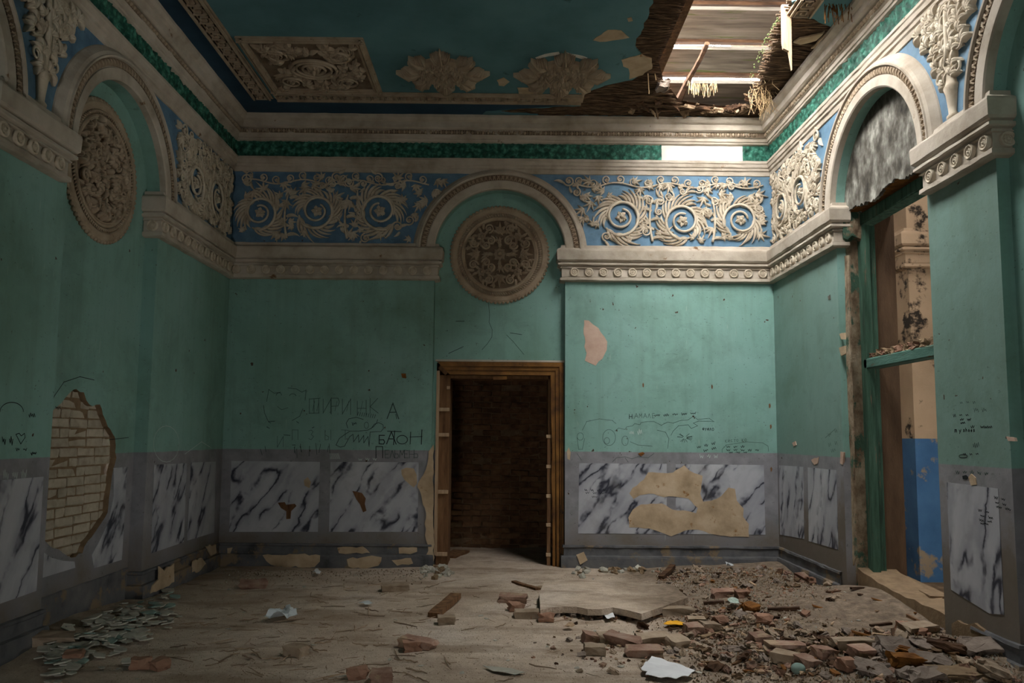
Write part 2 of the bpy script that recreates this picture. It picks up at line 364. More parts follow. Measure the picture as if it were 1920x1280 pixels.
# back wall -------------------------------------------------------------------------------------------
mb = MB(); A = arc(CX, ZS, CR)
out = [(XL, -.3)] + [(CX - CR, -.3)] + A + [(CX + CR, -.3), (XR, -.3), (XR, ZT), (XL, ZT)]
mb.poly(out, T=frame((0, YB, 0), (1, 0, 0), (0, 0, 1), (0, -1, 0)))
edge = [(CX - CR, -.3)] + A + [(CX + CR, -.3)]
mb.k = 1; strip(mb, edge, lambda p: (p[0], YB, p[1]), lambda p: (p[0], YB + REC, p[1]))
DX0, DX1, DZ = -.815, .655, 2.345
mb.poly([(-.95, -.3), (DX0, -.3), (DX0, DZ), (DX1, DZ), (DX1, -.3), (.8, -.3), (.8, 4.5), (-.95, 4.5)], T=frame((0, YB + REC, 0), (1, 0, 0), (0, 0, 1), (0, -1, 0)))
wall_back = tag(mb.build('wall_back', [M['wall'], M['niche']]), kind='structure')

# left wall with two shallow arched niches in view, a hole to the bare bricks, and a window nearer than the camera
mb = MB()
o = [(YB, -.3), (YB, ZT), (YF, ZT), (YF, -.3)]
for c in (LA[1], LA[0]): o += [(c - LR, -.3)] + arc(c, ZS, LR) + [(c + LR, -.3)]
mb.poly(o, [], T=FL(0, 0))
mb.k = 1
TH = []                                        # outline of the fallen plaster on the niche wall
for a, b in [(262, 140), (295, 105), (335, 118), (345, 150), (370, 175), (400, 165), (412, 205), (430, 255), (460, 300), (465, 380), (452, 430), (445, 480), (436, 540), (430, 600), (405, 640), (385, 670), (350, 715), (330, 760), (285, 778), (250, 762), (215, 740), (185, 715), (165, 700)]:
    q = onX(a / 2.134, b / 2.134 + 680, XL - REC); TH.append((q.y, q.z))
TH += [(5.80, .72), (5.79, 1.0), (5.80, 1.4), (5.9, 1.62)]
TH = jag(TH, .012, .05, random.Random(3))
for c in LA:
    e = [(c - LR, -.3)] + arc(c, ZS, LR) + [(c + LR, -.3)]
    strip(mb, e, lambda p: (XL, p[0], p[1]), lambda p: (XL - REC, p[0], p[1]))
    mb.poly([(c - LR - .05, -.3), (c + LR + .05, -.3), (c + LR + .05, 4.5), (c - LR - .05, 4.5)], [TH] if c == LA[0] else [], T=FL(0, 0, XL - REC))
mb.k = 2
strip(mb, TH + TH[:1], lambda p: (XL - REC, p[0], p[1]), lambda p: (XL - REC - .05, p[0], p[1]))
wall_left = tag(mb.build('wall_left', [M['wall'], M['niche'], M['mortarlight']]), kind='structure')
# bricks laid bare in that hole
mb = MB(); mb.box((XL - REC - .16, 5.6, .3), (XL - REC - .053, 7.2, 2.05)); mb.build('mortar_bed', M['mortarlight'], wall_left)
def brick_mesh(name, L, h, d, m, rg, rough=.004):
    mb = MB(); mb.box((-L / 2, -h / 2, -d), (L / 2, h / 2, 0)); me = mb.mesh(name, m, bevel=.005)
    for v in me.vertices: v.co += Vector((rg.uniform(-1, 1), rg.uniform(-1, 1), rg.uniform(-1, 1))) * rough
    return me
rb = random.Random(5)
BM = [brick_mesh('brick', .252, .066, .06, M['brickcream'], rb) for _ in range(4)]; BH = [brick_mesh('brick', .118, .066, .06, M['brickcream'], rb) for _ in range(3)]
row = 0; z = .42
while z < 1.95:
    y = 5.62 + (.13 if row % 2 else 0) + rb.uniform(-.02, .02); hd = row % 3 == 2
    while y < 7.1:
        half = rb.random() < (.5 if hd else .22); L = .118 if half else .252
        yc = y + L / 2
        dmin = min(math.hypot(yc - p[0], (z - p[1])) for p in TH)
        ins = False
        for i in range(len(TH)):
            (x1, y1), (x2, y2) = TH[i - 1], TH[i]
            if (y1 > z) != (y2 > z) and yc < (x2 - x1) * (z - y1) / (y2 - y1) + x1: ins = not ins
        if ins or dmin < .16:
            link('brick', rb.choice(BH if half else BM), wall_left, FL(yc, z, XL - REC - .046 + rb.uniform(-.006, .004)) @ Matrix.Rotation(rb.uniform(-.012, .012), 4, 'Z'))
        y += L + .012
    z += .0765; row += 1

# right wall: arched niche 1 has lost its doors, niche 2 is plain
mb = MB()
o = [(YB, -.3), (YB, ZT), (YF, ZT), (YF, -.3)]
JY0, JY1, WT = RA[0] - RR, RA[0] + RR, .52
for c in (RA[1], RA[0]): o += [(c - RR, -.3)] + arc(c, ZS, RR) + [(c + RR, -.3)]
mb.poly([(-y, z) for y, z in o], T=FR(0, 0)); mb.k = 1
for c in RA:
    e = [(c - RR, -.3)] + arc(c, ZS, RR) + [(c + RR, -.3)]
    strip(mb, e, lambda p: (XR, p[0], p[1]), lambda p: (XR + REC * .7, p[0], p[1]))
c = RA[1]
mb.poly([(-(c - RR - .05), -.3), (-(c + RR + .05), -.3), (-(c + RR + .05), 4.6), (-(c - RR - .05), 4.6)], T=FR(0, 0, XR + REC * .7))
wall_right = tag(mb.build('wall_right', [M['wall_r'], M['niche']]), kind='structure')
# mouldy lunette over the doorway with its ragged lower edge
rl = random.Random(11)
A = arc(RA[0], ZS, RR + .03); lo = [(JY1 + .03, 3.63)] + [(JY1 - .01 - i * .0265, 3.62 + rl.uniform(-.016, .016) + .022 * math.sin(i * .23)) for i in range(60)] + [(JY0 - .03, 3.6)]
mb = MB(); mb.prism([(-y, z) for y, z in A + lo], -.035, 0., T=FR(0, 0, XR + REC * .7)); mb.build('lunette', M['mould'], wall_right)
mb = MB()
for y0, y1, x0, x1 in ((JY1, JY1 + .5, XR + .085, XR + WT), (JY0 - .5, JY0, XR + .085, XR + WT)): mb.box((x0, y0, -.3), (x1, y1, 5.2))
mb.build('jamb', M['jamb'], wall_right)
mb = MB(); mb.box((XR + .19, JY0 - .1, 3.66), (XR + WT, JY1 + .1, 5.2)); mb.build('lintel_masonry', M['darkwood'], wall_right)
for i in range(5):
    mb = MB(); x = XR + .10 + i * .085; mb.box((x, JY0 - .1, 3.63 + .01 * (i % 2)), (x + .078, JY1 + .1, 3.66)); mb.build('lintel_plank', M['rotwood'], wall_right)
# front wall behind the camera, its low opening added as fill light
mb = MB(); mb.poly([(XL, -.3), (XR, -.3), (XR, ZT), (XL, ZT)], [[(-1.6, .1), (-.8, .1), (-.8, 1.1), (-1.6, 1.1)]], T=frame((0, YF, 0), (1, 0, 0), (0, 0, 1), (0, 1, 0)))
tag(mb.build('wall_front', M['niche']), kind='structure')

# ------------------------------------------------------------------ floor
def sm(x, a, b): t = max(0., min(1., (x - a) / (b - a))); return t * t * (3 - 2 * t)
def fh(x, y):
    n = noise.noise(Vector((x * .9, y * .9, 3))) * .022 + noise.noise(Vector((x * 3.1, y * 3.1, 7))) * .011 + noise.noise(Vector((x * 9, y * 9, 1))) * .004
    d = sm(x, 1.5, 3.1); h = n
    h += d * (.20 * math.exp(-((y - 6.9) / .9) ** 2) + .07 * sm(y, 7.6, 9.0) + .13 * math.exp(-((y - 5.35) / .55) ** 2))
    h += .025 * sm(x, .6, 2.2) * sm(y, 8.3, 9.1)
    h += .08 * sm(-x, 2.5, 3.2) * math.exp(-((y - 6.3) / .8) ** 2)
    h += .05 * sm(x, 1.6, 2.4) * sm(-y, -6.0, -5.0)
    h -= .03 * math.exp(-((x - 1.55) / .5) ** 2 - ((y - 5.3) / .45) ** 2)
    return h
def F(u, v):
    z = 0.
    for _ in range(6):
        p = onZ(u, v, z); z = fh(p.x, p.y)
    return Vector((p.x, p.y, z))
mb = MB(); rows = []
ys = [YF + i * .25 for i in range(26)] + [4.0 + i * .03 for i in range(1, 250)]
for y in ys:
    if y > 11.3: break
    rows.append([(XL - .3 + i * (7.0 / 230), y, fh(XL - .3 + i * (7.0 / 230), y)) for i in range(231)])
mb.grid(rows)
floor = tag(mb.build('floor', M['floor'], smooth=True), kind='structure')
# broken screed slab in the middle with a dark undercut edge
q = [onZ(u, v, .085) for u, v in [(1011, 1112), (1013, 1144), (1035, 1139), (1058, 1137), (1082, 1138), (1102, 1142), (1128, 1142), (1150, 1139), (1176, 1144), (1203, 1151), (1235, 1140), (1290, 1120), (1260, 1096), (1100, 1086), (1020, 1092)]]
mb = MB(); mb.prism([(p.x, p.y) for p in q], .036, .088); mb.build('screed_slab', M['floor'], floor)

# ------------------------------------------------------------------ ceiling with the hole
rc = random.Random(21)
HP = [(-.25, 8.93), (.3, 8.82), (.83, 8.74), (.81, 8.37), (1.17, 8.13), (1.31, 8.07), (1.36, 7.9), (1.36, 7.61), (1.22, 7.32), (1.23, 6.9), (1.24, 6.5), (1.25, 6.2), (1.25, 5.8), (1.5, 5.3), (2.3, 5.1), (2.76, 5.4), (2.78, 5.9), (2.76, 6.3), (2.45, 6.52), (2.5, 6.76), (2.75, 6.8), (2.97, 6.95), (3.03, 7.5), (3.05, 9.06), (.5, 9.07)]
HPJ = jag(HP, .02, .07, rc)
mb = MB(); T = FC(0, 0, ZC)
mb.poly([(XL - .02, YF), (XR + .02, YF), (XR + .02, YB + .02), (XL - .02, YB + .02)], [HPJ], T=T)
strip(mb, HPJ + HPJ[:1], lambda p: (p[0], p[1], ZC), lambda p: (p[0], p[1], ZC + .022))
ceiling = tag(mb.build('ceiling', M['ceil']), kind='structure')
LX = [(3.0, 1.53), (5.2, 1.53), (7.2, 1.53), (7.8, 1.52), (8.19, 1.64), (8.45, 1.78), (8.73, 1.93), (8.85, 2.3), (8.95, 2.85), (9.2, 3.2)]
RX = [(3.0, 2.5), (6.9, 2.45), (7.6, 2.58), (8.5, 2.72), (8.95, 2.86), (9.2, 3.2)]
def interp(tb, y):
    if y <= tb[0][0]: return tb[0][1]
    for (a, b), (c, d) in zip(tb, tb[1:]):
        if y <= c: return b + (d - b) * (y - a) / (c - a)
    return tb[-1][1]
mb = MB(); y = 5.0
def lath(x0, x1, y, z):
    n = max(2, int((x1 - x0) / .11)); w = rc.uniform(.004, .013); a = rc.uniform(-.035, .035); ph = rc.uniform(0, 6); pts = []
    for i in range(n + 1):
        t = i / n; pts.append((x0 + (x1 - x0) * t, y + a * t + rc.uniform(-.004, .004), z + rc.uniform(-.014, .008) + .012 * math.sin(x0 + 9 * (x0 + (x1 - x0) * t) + 5 * y)))
    mb.tube(pts, [w * rc.uniform(.6, 1.2) for _ in range(n)] + [w * .3], 4)
while y < 9.16:
    for layer in range(2):
        lx = interp(LX, y) + rc.uniform(-.05, .03) - (rc.random() < .12) * rc.uniform(0, .12); x0 = .9 if y < 8.3 else -.4
        lath(x0, lx, y + rc.uniform(-.006, .006), ZC + .034 + layer * .016)
        rx = interp(RX, y) + rc.uniform(-.04, .06)
        if rx < XR - .05: lath(rx, XR, y + rc.uniform(-.006, .006), ZC + .034 + layer * .016)
    y += .019
tag(mb.build('lath', M['lath'], ceiling), kind='stuff', label='rows of thin brown laths bared round the hole')
# loft boarding over the laths keeps the loft dark away from the hole
mb = MB(); T = frame((0, 0, ZC + .075), (1, 0, 0), (0, 1, 0), (0, 0, 1))
hole = [(b, a) for a, b in LX[1:-1]] + [(b, a) for a, b in reversed(RX[:-1])]
hole = [(1.58, 5.25)] + [(b + .02, a) for a, b in LX[2:-2]] + [(2.82, 8.93)] + [(b + .03, a) for a, b in reversed(RX[1:-2])] + [(2.53, 5.25)]
mb.poly([(XL - .1, YF), (XR + .1, YF), (XR + .1, YB + .1), (XL - .1, YB + .1)], [hole], T=T); mb.build('loft_boarding', M['darkwood'], ceiling)
mb = MB()
for x0, x1, y0, y1 in ((1.54, 1.63, 4.9, 8.2),): mb.box((x0, y0, ZC + .085), (x1, y1, ZC + .27)); mb.build('joist', M['timber'], ceiling)
a_, b_ = onZ(1327, 80, ZC + .34), onZ(1271, 194, ZC + .07)
mb = MB(); mb.tube([a_.lerp(b_, k / 5) + Vector((R.uniform(-.012, .012), 0, R.uniform(-.01, .01))) for k in range(6)], [.028, .03, .028, .036, .04, .05], 5); mb.build('batten_or_edge_shade', M['darkwood'], ceiling)
# masonry behind the eaves
mb = MB(); mb.box((XL - .2, YB, 4.9), (XR + .4, YB + .5, 5.42)); mb.build('eaves_masonry', M['mortar'], wall_back)
# thin plaster patches on the ceiling
for pts, lab in (([(1112, 75), (1140, 56), (1165, 57), (1180, 70), (1150, 75), (1125, 78)], None), ([(932, 150), (944, 145), (955, 153), (945, 161), (935, 160)], None),
                 ([(970, 164), (1018, 164), (1018, 178), (972, 178)], None), ([(1165, 112), (1200, 102), (1222, 110), (1222, 128), (1205, 140), (1180, 148), (1178, 128), (1168, 124)], None), ([(1176, 34), (1184, 32), (1186, 39), (1178, 40)], None)):
    w = [onZ(u, v, ZC) for u, v in pts]
    ptc(ceiling, [(p.x, p.y) for p in w], rc, FC(0, 0), M['bare'], parent=None, amp=.01)
# deep blue margin round the bordered field
mb = MB()
mb.prism([(XL, 3.0), (-2.83, 3.0), (-2.83, 8.63), (.80, 8.63), (.80, 8.71), (.3, 8.80), (-.26, 8.91), (-.4, YB), (XL, YB)], -.01, .003, FC(0, 0))
mb.build('ceiling_margin', M['ceilrim'], ceiling)

# roof boards over the hole
def roof_board(u0, u1, vn, vf, zn, zf, lab):
    a, b = onZ(u0, vf, zf), onZ(u1, vn, zn)
    x0, x1 = a.x - .25, max(a.x, b.x) + .45
    t = empty('roof_board', Matrix.Translation(((x0 + x1) / 2, b.y, zn)))
    mb = MB(); n = 14; rows = []
    rb2 = random.Random(int(vn) + 3); lip = [rb2.uniform(-.012, .012) for _ in range(n + 1)]
    for s in (0, 1):
        pass
    L = x1 - x0
    top = []; 
    for i in range(n + 1):
        x = -L / 2 + L * i / n
        y1 = a.y - b.y + lip[i]; z1 = zf - zn
        rows.append([(x, 0, 0), (x, y1, z1), (x, y1 + .01, z1 + .045), (x, .01, .045)])
    mb.grid(rows, True); mb.f += [(0, 1, 2, 3), tuple(4 * n + k for k in (3, 2, 1, 0))]; mb.mi += [0, 0]
    mb.build('plank', M['board'], t)
    mb = MB(); mb.box((-L / 2, a.y - b.y - .005, zf - zn - .035), (L / 2, a.y - b.y + .06, zf - zn + .05)); mb.build('batten_or_edge_shade', M['darkwood'], t)  # dark wood colour stands for shade on the board's lower edge
    tag(t, lab, 'board', 'roof boards above the hole')
roof_board(1262, 1464, 20, 73, 6.02, 5.93, 'upper mossy green-grey roof board above the ceiling hole')
roof_board(1232, 1425, 94, 135, 5.76, 5.68, 'middle grey-brown roof board with a rotten lower edge')
roof_board(1275, 1400, 157, 199, 5.50, 5.43, 'lowest straw-strewn roof board at the far rim of the hole')
roof_board(1290, 1470, -60, 2, 6.20, 6.12, 'topmost dark roof board cut off by the frame edge above the hole')
for u, v0_, v1_, z0, z1 in ((1400, -10, 26, 6.12, 6.0), (1368, 78, 100, 5.9, 5.74)):
    pass
# unseen roof slope added over the right wall to block low sky light
t = empty('added_roof_slope', Matrix.Translation((3.5, 7, 5.4)))
for k in range(8):
    z0 = 5.30 + .17 * k; x0 = 3.95 - .14 * k
    mb = MB(); mb.prism([(x0, z0), (x0 - .16, z0 + .20), (x0 - .13, z0 + .22), (x0 + .03, z0 + .02)], -9.9, -2.6, frame((0, 0, 0), (1, 0, 0), (0, 0, 1), (0, -1, 0)))
    mb.v = [(a - 3.5, -b - 7 if False else b - 7, c - 5.4) for a, b, c in mb.v]
    mb.build('added_sarking_board', M['darkwood'], t)
tag(t, kind='structure')

# ------------------------------------------------------------------ cornice
PATH = [(XL, YF), (XL, YB), (XR, YB), (XR, YF)]
up_ = [(.0, ZC), (.19, ZC - .005), (.185, 5.215), (.165, 5.19), (.135, 5.175), (.130, 5.115), (.105, 5.10), (.08, 5.098), (.078, 5.045), (.06, 5.035), (.058, 5.00), (.045, 4.995), (.042, 4.975), (.022, 4.965), (0, 4.96)]
cornice = tag(sweep('trim_1', PATH, up_, M['cream'], jit=.0025, seed=2), kind='structure')
lo_ = [(0, 4.775), (.062, 4.765), (.066, 4.735), (.056, 4.725), (.050, 4.69), (.036, 4.68), (.034, 4.655), (.018, 4.645), (.012, 4.60), (0, 4.595)]
lower = tag(sweep('trim_2', PATH, lo_, M['cream'], jit=.0025, seed=3), kind='structure')
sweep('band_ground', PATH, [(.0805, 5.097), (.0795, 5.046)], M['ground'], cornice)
# egg and dart band as real relief
mb = MB()
def egg(p, a, n):       # centre, along, outward
    T = frame(p, a, (0, 0, 1), n)
    mb.ball((0, 0, .004), .022, T, 6, 4, (.9, 1.15, .9)); mb.blade([(.031, .024), (.031, 0), (.031, -.024)], .006, .018, T)
for i in range(int((XR - XL - .2) / .062)): egg((XL + .1 + i * .062, YB - .078, 5.072), (1, 0, 0), (0, -1, 0))
for i in range(int((YB - 4.0) / .062)):
    egg((XL + .078, 4.0 + i * .062, 5.072), (0, 1, 0), (1, 0, 0)); egg((XR - .078, 4.0 + i * .062, 5.072), (0, 1, 0), (-1, 0, 0))
tag(mb.build('egg_and_dart', M['medal'], cornice, smooth=True), kind='stuff')
# emerald band: crinkled leaf relief, with a stretch fallen off to white plaster
def crinkle(p, k=1.):
    v = Vector(p) * 26; return (noise.noise(v) + .6 * noise.noise(v * 2.1 + Vector((3, 1, 2)))) * .02 * k
GX0, GX1 = onY(1240, 295, YB).x, onY(1392, 296, YB).x
def gband(T, L0, L1, name, parent):
    mb = MB(); n = int((L1 - L0) / .014)
    mb.grid([[(L0 + (L1 - L0) * i / n, 4.77 + .195 * j / 12, .016 + crinkle((L0 + (L1 - L0) * i / n, 4.77 + .195 * j / 12, T.translation.x))) for j in range(13)] for i in range(n + 1)], T=T)
    return mb.build(name, M['green'], parent, smooth=True)
gb = gband(FB(0, 0), XL, GX0, 'trim_3', None); tag(gb, kind='structure')
gband(FB(0, 0), GX1, XR, 'leaf_band', gb); gband(FL(0, 0), 3.5, YB, 'leaf_band', gb); gband(FR(0, 0), -YB, -3.5, 'leaf_band', gb)
mb = MB(); mb.prism(jag([(GX0, 4.765), (GX1, 4.765), (GX1, 4.97), (GX0, 4.97)], .004, .08, R), -.01, .012, T=FB(0, 0)); tag(mb.build('bare_strip', M['white'], gb), label='bare white strip where the green band has fallen off')

# ------------------------------------------------------------------ entablatures on the piers, with rosettes
ent = [(0, 3.735), (.05, 3.73), (.055, 3.70), (.10, 3.672), (.105, 3.655), (.10, 3.55), (.085, 3.535), (.060, 3.528), (.060, 3.518), (.088, 3.512), (.090, 3.492), (.078, 3.484), (.050, 3.478), (.050, 3.468), (.062, 3.464), (.062, 3.456), (.043, 3.452), (.043, 3.356), (.040, 3.350), (.062, 3.346), (.064, 3.314), (.045, 3.305), (0, 3.30)]
mbr = MB()
mbr.lathe([(.053, -.004), (.053, .018), (.046, .026), (.038, .024), (.034, .014), (.028, .014), (.024, .02), (.016, .022), (.014, .016), (.006, .03), (0, .031)], 14)
for k in range(6): mbr.ball((.029 * math.cos(k * PI / 3), .029 * math.sin(k * PI / 3), .016), .006, None, 5, 3)
ROS = mbr.mesh('rosette', M['relief'], smooth=True)
RZ = 3.407
def entab(name, path, seed):
    return tag(sweep(name, path, ent, M['cream'], jit=.003, step=.09, seed=seed), kind='structure')
eL = entab('trim_4', [(XL - REC, LA[0] + LR), (XL, LA[0] + LR), (XL, YB), (CX - CR, YB), (CX - CR, YB + REC)], 4)
eR = entab('trim_5', [(CX + CR, YB + REC), (CX + CR, YB), (XR, YB), (XR, JY1), (XR + .1, JY1)], 5)
eNR = entab('trim_6', [(XR + REC, JY0 - .07), (XR, JY0 - .07), (XR, RA[1] + RR), (XR + REC, RA[1] + RR)], 6)
eNL = entab('trim_7', [(XL - REC, LA[1] + LR), (XL, LA[1] + LR), (XL, LA[0] - LR - .12), (XL - REC, LA[0] - LR - .12)], 7)
def ros(par, T): link('rosette', ROS, par, T @ Matrix.Rotation(R.uniform(0, 3), 4, 'Z'))
x0, x1 = onY(443.6, 500, YB - .05).x, onY(800.7, 505, YB - .05).x
for i in range(14): ros(eL, FB(x0 + (x1 - x0) * i / 13, RZ, YB - .044))
x0, x1 = onY(1076.8, 515, YB - .05).x, onY(1430, 516, YB - .05).x
for i in range(14): ros(eR, FB(x0 + (x1 - x0) * i / 13, RZ, YB - .044))
for i in range(11): ros(eL, FL(LA[0] + LR + .02 + i * .172, RZ, XL + .044))
for i in range(11): ros(eR, FR(JY1 + .05 + i * .160, RZ, XR - .044))
for i in range(5): ros(eNR, FR(JY0 - .15 - i * .166, RZ, XR - .044)); ros(eNL, FL(LA[0] - LR - .20 - i * .16, RZ, XL + .044))
ros(eL, FB(XL - .035, RZ, LA[0] + LR - .044)); ros(eNR, FB(XR + .05, RZ, RA[1] + RR - .02) @ Matrix.Translation((0, 0, .024)))
# crumbled brown end where the right entablature has lost its plaster
def lump(name, m, size, seed, par=None, T=None, cuts=2, rough=.18):
    bm = bmesh.new(); bmesh.ops.create_cube(bm, size=1); bmesh.ops.subdivide_edges(bm, edges=bm.edges, cuts=cuts, use_grid_fill=True)
    for v in bm.verts:
        q = v.co * 2.2 + Vector((seed * 1.7, seed * .9, seed)); v.co += Vector((noise.noise(q), noise.noise(q + Vector((9, 0, 0))), noise.noise(q + Vector((0, 9, 0))))) * rough
        v.co = Vector((v.co.x * size[0], v.co.y * size[1], v.co.z * size[2]))
    me = bpy.data.meshes.new(name); bm.to_mesh(me); bm.free(); me.materials.append(m)
    return link(name, me, par, T) if par or T is not None else me
lump('broken_plaster_end', M['jamb'], (.16, .10, .26), 3, eR, Matrix.Translation((XR + .12, JY1 - .03, 3.50)), 4)

# ------------------------------------------------------------------ arch mouldings
def archivolt(name, T, c, r, seed):
    prof = [(r, -.005), (r, .055), (r + .012, .065), (r + .09, .07), (r + .095, .058), (r + .10, .058), (r + .165, .066), (r + .17, .085), (r + .185, .088), (r + .19, .075), (r + .215, .062), (r + .235, .035), (r + .255, .012), (r + .26, 0)]
    n = 56; rows = []
    for i in range(n + 1):
        a = PI * i / n; rows.append([(c - q * math.cos(a), ZS + q * math.sin(a), d) for q, d in prof])
    rows = [[(p[0], p[1] - .0, p[2]) for p in rows[0]]] + rows
    mb = MB(); mb.grid(rows, T=T); o = tag(mb.build(name, M['cream'], smooth=False), kind='structure')
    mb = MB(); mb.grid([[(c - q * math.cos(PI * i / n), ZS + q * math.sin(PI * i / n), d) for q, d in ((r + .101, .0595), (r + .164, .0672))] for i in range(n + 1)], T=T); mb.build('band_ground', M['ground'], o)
    mb = MB(); k = int(PI * (r + .13) / .05)
    for i in range(k):
        a = PI * (i + .5) / k; q = r + .133
        Q = T @ Matrix.Translation((c - q * math.cos(a), ZS + q * math.sin(a), .062)) @ Matrix.Rotation(-a + PI / 2, 4, 'Z')
        mb.blade([(-.016, -.03), (-.004, 0), (-.016, .03)], .009, .016, Q); mb.blade([(.016, -.03), (.004, 0), (.016, .03)], .009, .016, Q); mb.ball((0, .012, .004), .009, Q, 5, 3)
    tag(mb.build('leaf_moulding', M['medal'], o, smooth=True), kind='stuff')
    return o
archivolt('trim_8', FB(0, 0), CX, CR, 1); archivolt('trim_9', FL(0, 0), LA[0], LR, 2); archivolt('trim_10', FL(0, 0), LA[1], LR, 3)
archivolt('trim_11', FR(0, 0), -RA[0], RR, 4); archivolt('trim_12', FR(0, 0), -RA[1], RR, 5)

# ------------------------------------------------------------------ skirting
bs = [(0, .262), (.022, .258), (.026, .238), (.012, .228), (.012, .145), (.04, .14), (.045, .12), (.045, -.1), (0, -.1)]
M['skirt'] = mat('dark_grey_skirting_paint', [(62, 62, 64), (92, 92, 94), (108, 106, 104)], 4, bump=.4, bscale=14, world=True, spots=(122, 106, 86), spot_scale=2.6, spot_at=.56)
def base(name, path, seed, prof=bs): return tag(sweep(name, path, prof, M['skirt'], jit=.004, step=.10, seed=seed), kind='structure')
bBL = base('baseboard_left', [(XL - REC, LA[0] + LR), (XL, LA[0] + LR), (XL, YB), (CX - CR, YB), (CX - CR, YB + REC)], 11)
bBR = base('baseboard_back', [(CX + CR, YB + REC), (CX + CR, YB), (XR, YB), (XR, JY1 + .1)], 12)
base('baseboard_near_left', [(XL - REC, LA[1] + LR), (XL, LA[1] + LR), (XL, LA[0] - LR), (XL - REC, LA[0] - LR)], 13)
base('baseboard_niche', [(XL - REC, LA[0] - LR), (XL - REC, LA[0] + LR)], 14, [(0, .30), (.008, .29), (.008, -.1), (0, -.1)])
base('baseboard_near_right', [(XR, JY0 - .35), (XR, RA[1] + RR), (XR + REC, RA[1] + RR)], 15)
# plaster knocked off the skirting
rp = random.Random(31)
for pts, e in (([(493, 1040), (500, 1052), (520, 1062), (590, 1063), (600, 1052), (600, 1041), (560, 1039)], .049), ([(632, 1027), (650, 1024), (668, 1026), (680, 1024), (694, 1036), (660, 1037), (636, 1037)], .017), ([(748, 1026), (782, 1026), (782, 1034), (770, 1038), (748, 1038)], .017),
                ([(650, 1048), (690, 1042), (716, 1044), (710, 1060), (680, 1066), (654, 1062)], .049), ([(426, 1028), (436, 1026), (432, 1038), (427, 1037)], .017), ([(735, 1050), (770, 1046), (775, 1056), (745, 1060)], .049),
                ([(1080, 1040), (1095, 1034), (1102, 1050), (1088, 1058)], .049)):
    w = [onY(u, v, YB - e) for u, v in pts]; ptc(wall_back, [(p.x, p.z) for p in w], rp, FB(0, 0, YB - e), M['bare'])
for pts, e in (([(298, 1062), (304, 1066), (308, 1070), (314, 1062), (326, 1056), (326, 1090), (316, 1098), (300, 1105), (282, 1112), (286, 1098), (298, 1086)], .05), ([(386, 1024), (404, 1020), (406, 1036), (396, 1042), (390, 1030)], .03), ([(362, 1052), (378, 1046), (386, 1056), (372, 1072), (360, 1072)], .05)):
    w = [onX(u, v, XL + e) for u, v in pts]; ptc(wall_left, [(p.y, p.z) for p in w], rp, FL(0, 0, XL + e), M['bare'])

# ------------------------------------------------------------------ carved reliefs
def deepen(o, f, skip):
    for c in o.children:
        if c.name.split('.')[0] in skip: continue
        c.data.transform(Matrix.Diagonal((1, 1, f, 1))); deepen(c, f, skip)
def spiral(cx, cy, r0, r1, a0, turns, n=40):
    return [(cx + (r0 + (r1 - r0) * (i / n) ** .8) * math.cos(a0 + 2 * PI * turns * i / n), cy + (r0 + (r1 - r0) * (i / n) ** .8) * math.sin(a0 + 2 * PI * turns * i / n)) for i in range(n + 1)]
def stem(mb, pts, r0, r1, z=.022):
    n = len(pts); mb.tube([(x, y, z) for x, y in pts], [r0 + (r1 - r0) * i / (n - 1) for i in range(n)], 6)
def curve(p0, a, L, k, n=7):
    """Short 2-D curve from p0, heading a, length L, total bend k."""
    pts = [p0]; x, y = p0
    for i in range(n - 1):
        h = a + k * (i + .5) / (n - 1); x += L / (n - 1) * math.cos(h); y += L / (n - 1) * math.sin(h); pts.append((x, y))
    return pts
def spray(mb, cx, cy, r, a0, a1, nf, L, turn, rg, w=.022, h=.034):
    """Acanthus leaf hugging a scroll: fleshy rib along the ring and lobes fanning off it."""
    s = 1 if a1 > a0 else -1
    rib = [(cx + r * math.cos(a0 + (a1 - a0) * i / 12), cy + r * math.sin(a0 + (a1 - a0) * i / 12)) for i in range(13)]
    mb.blade(rib, w * .9, h * 1.1)
    for i in range(nf):
        t = (i + .5) / nf; a = a0 + (a1 - a0) * t; p = (cx + r * math.cos(a), cy + r * math.sin(a))
        tang = a + s * PI / 2; l = L * (.55 + .6 * math.sin(PI * min(1, t * .85 + .18))) * rg.uniform(.9, 1.1)
        mb.blade(curve(p, tang - s * .75 * turn, l, s * turn * 1.1 * rg.uniform(.8, 1.2)), w * rg.uniform(.8, 1.05), h * rg.uniform(.8, 1.15), lift=.012)
        if i % 2 == 0: mb.blade(curve(p, tang + s * .6 * turn, l * .5, -s * turn * .6), w * .7, h * .8)
def flower(mb, x, y, r, n=5, z=.03, a=0., T=None):
    for i in range(n):
        b = a + 2 * PI * i / n; mb.blade([(x + r * .15 * math.cos(b), y + r * .15 * math.sin(b)), (x + r * .6 * math.cos(b + .1), y + r * .6 * math.sin(b + .1)), (x + r * math.cos(b), y + r * math.sin(b))], r * .42, z, T, lift=.008)
    mb.ball((x, y, z * .9), r * .3, T, 7, 5)
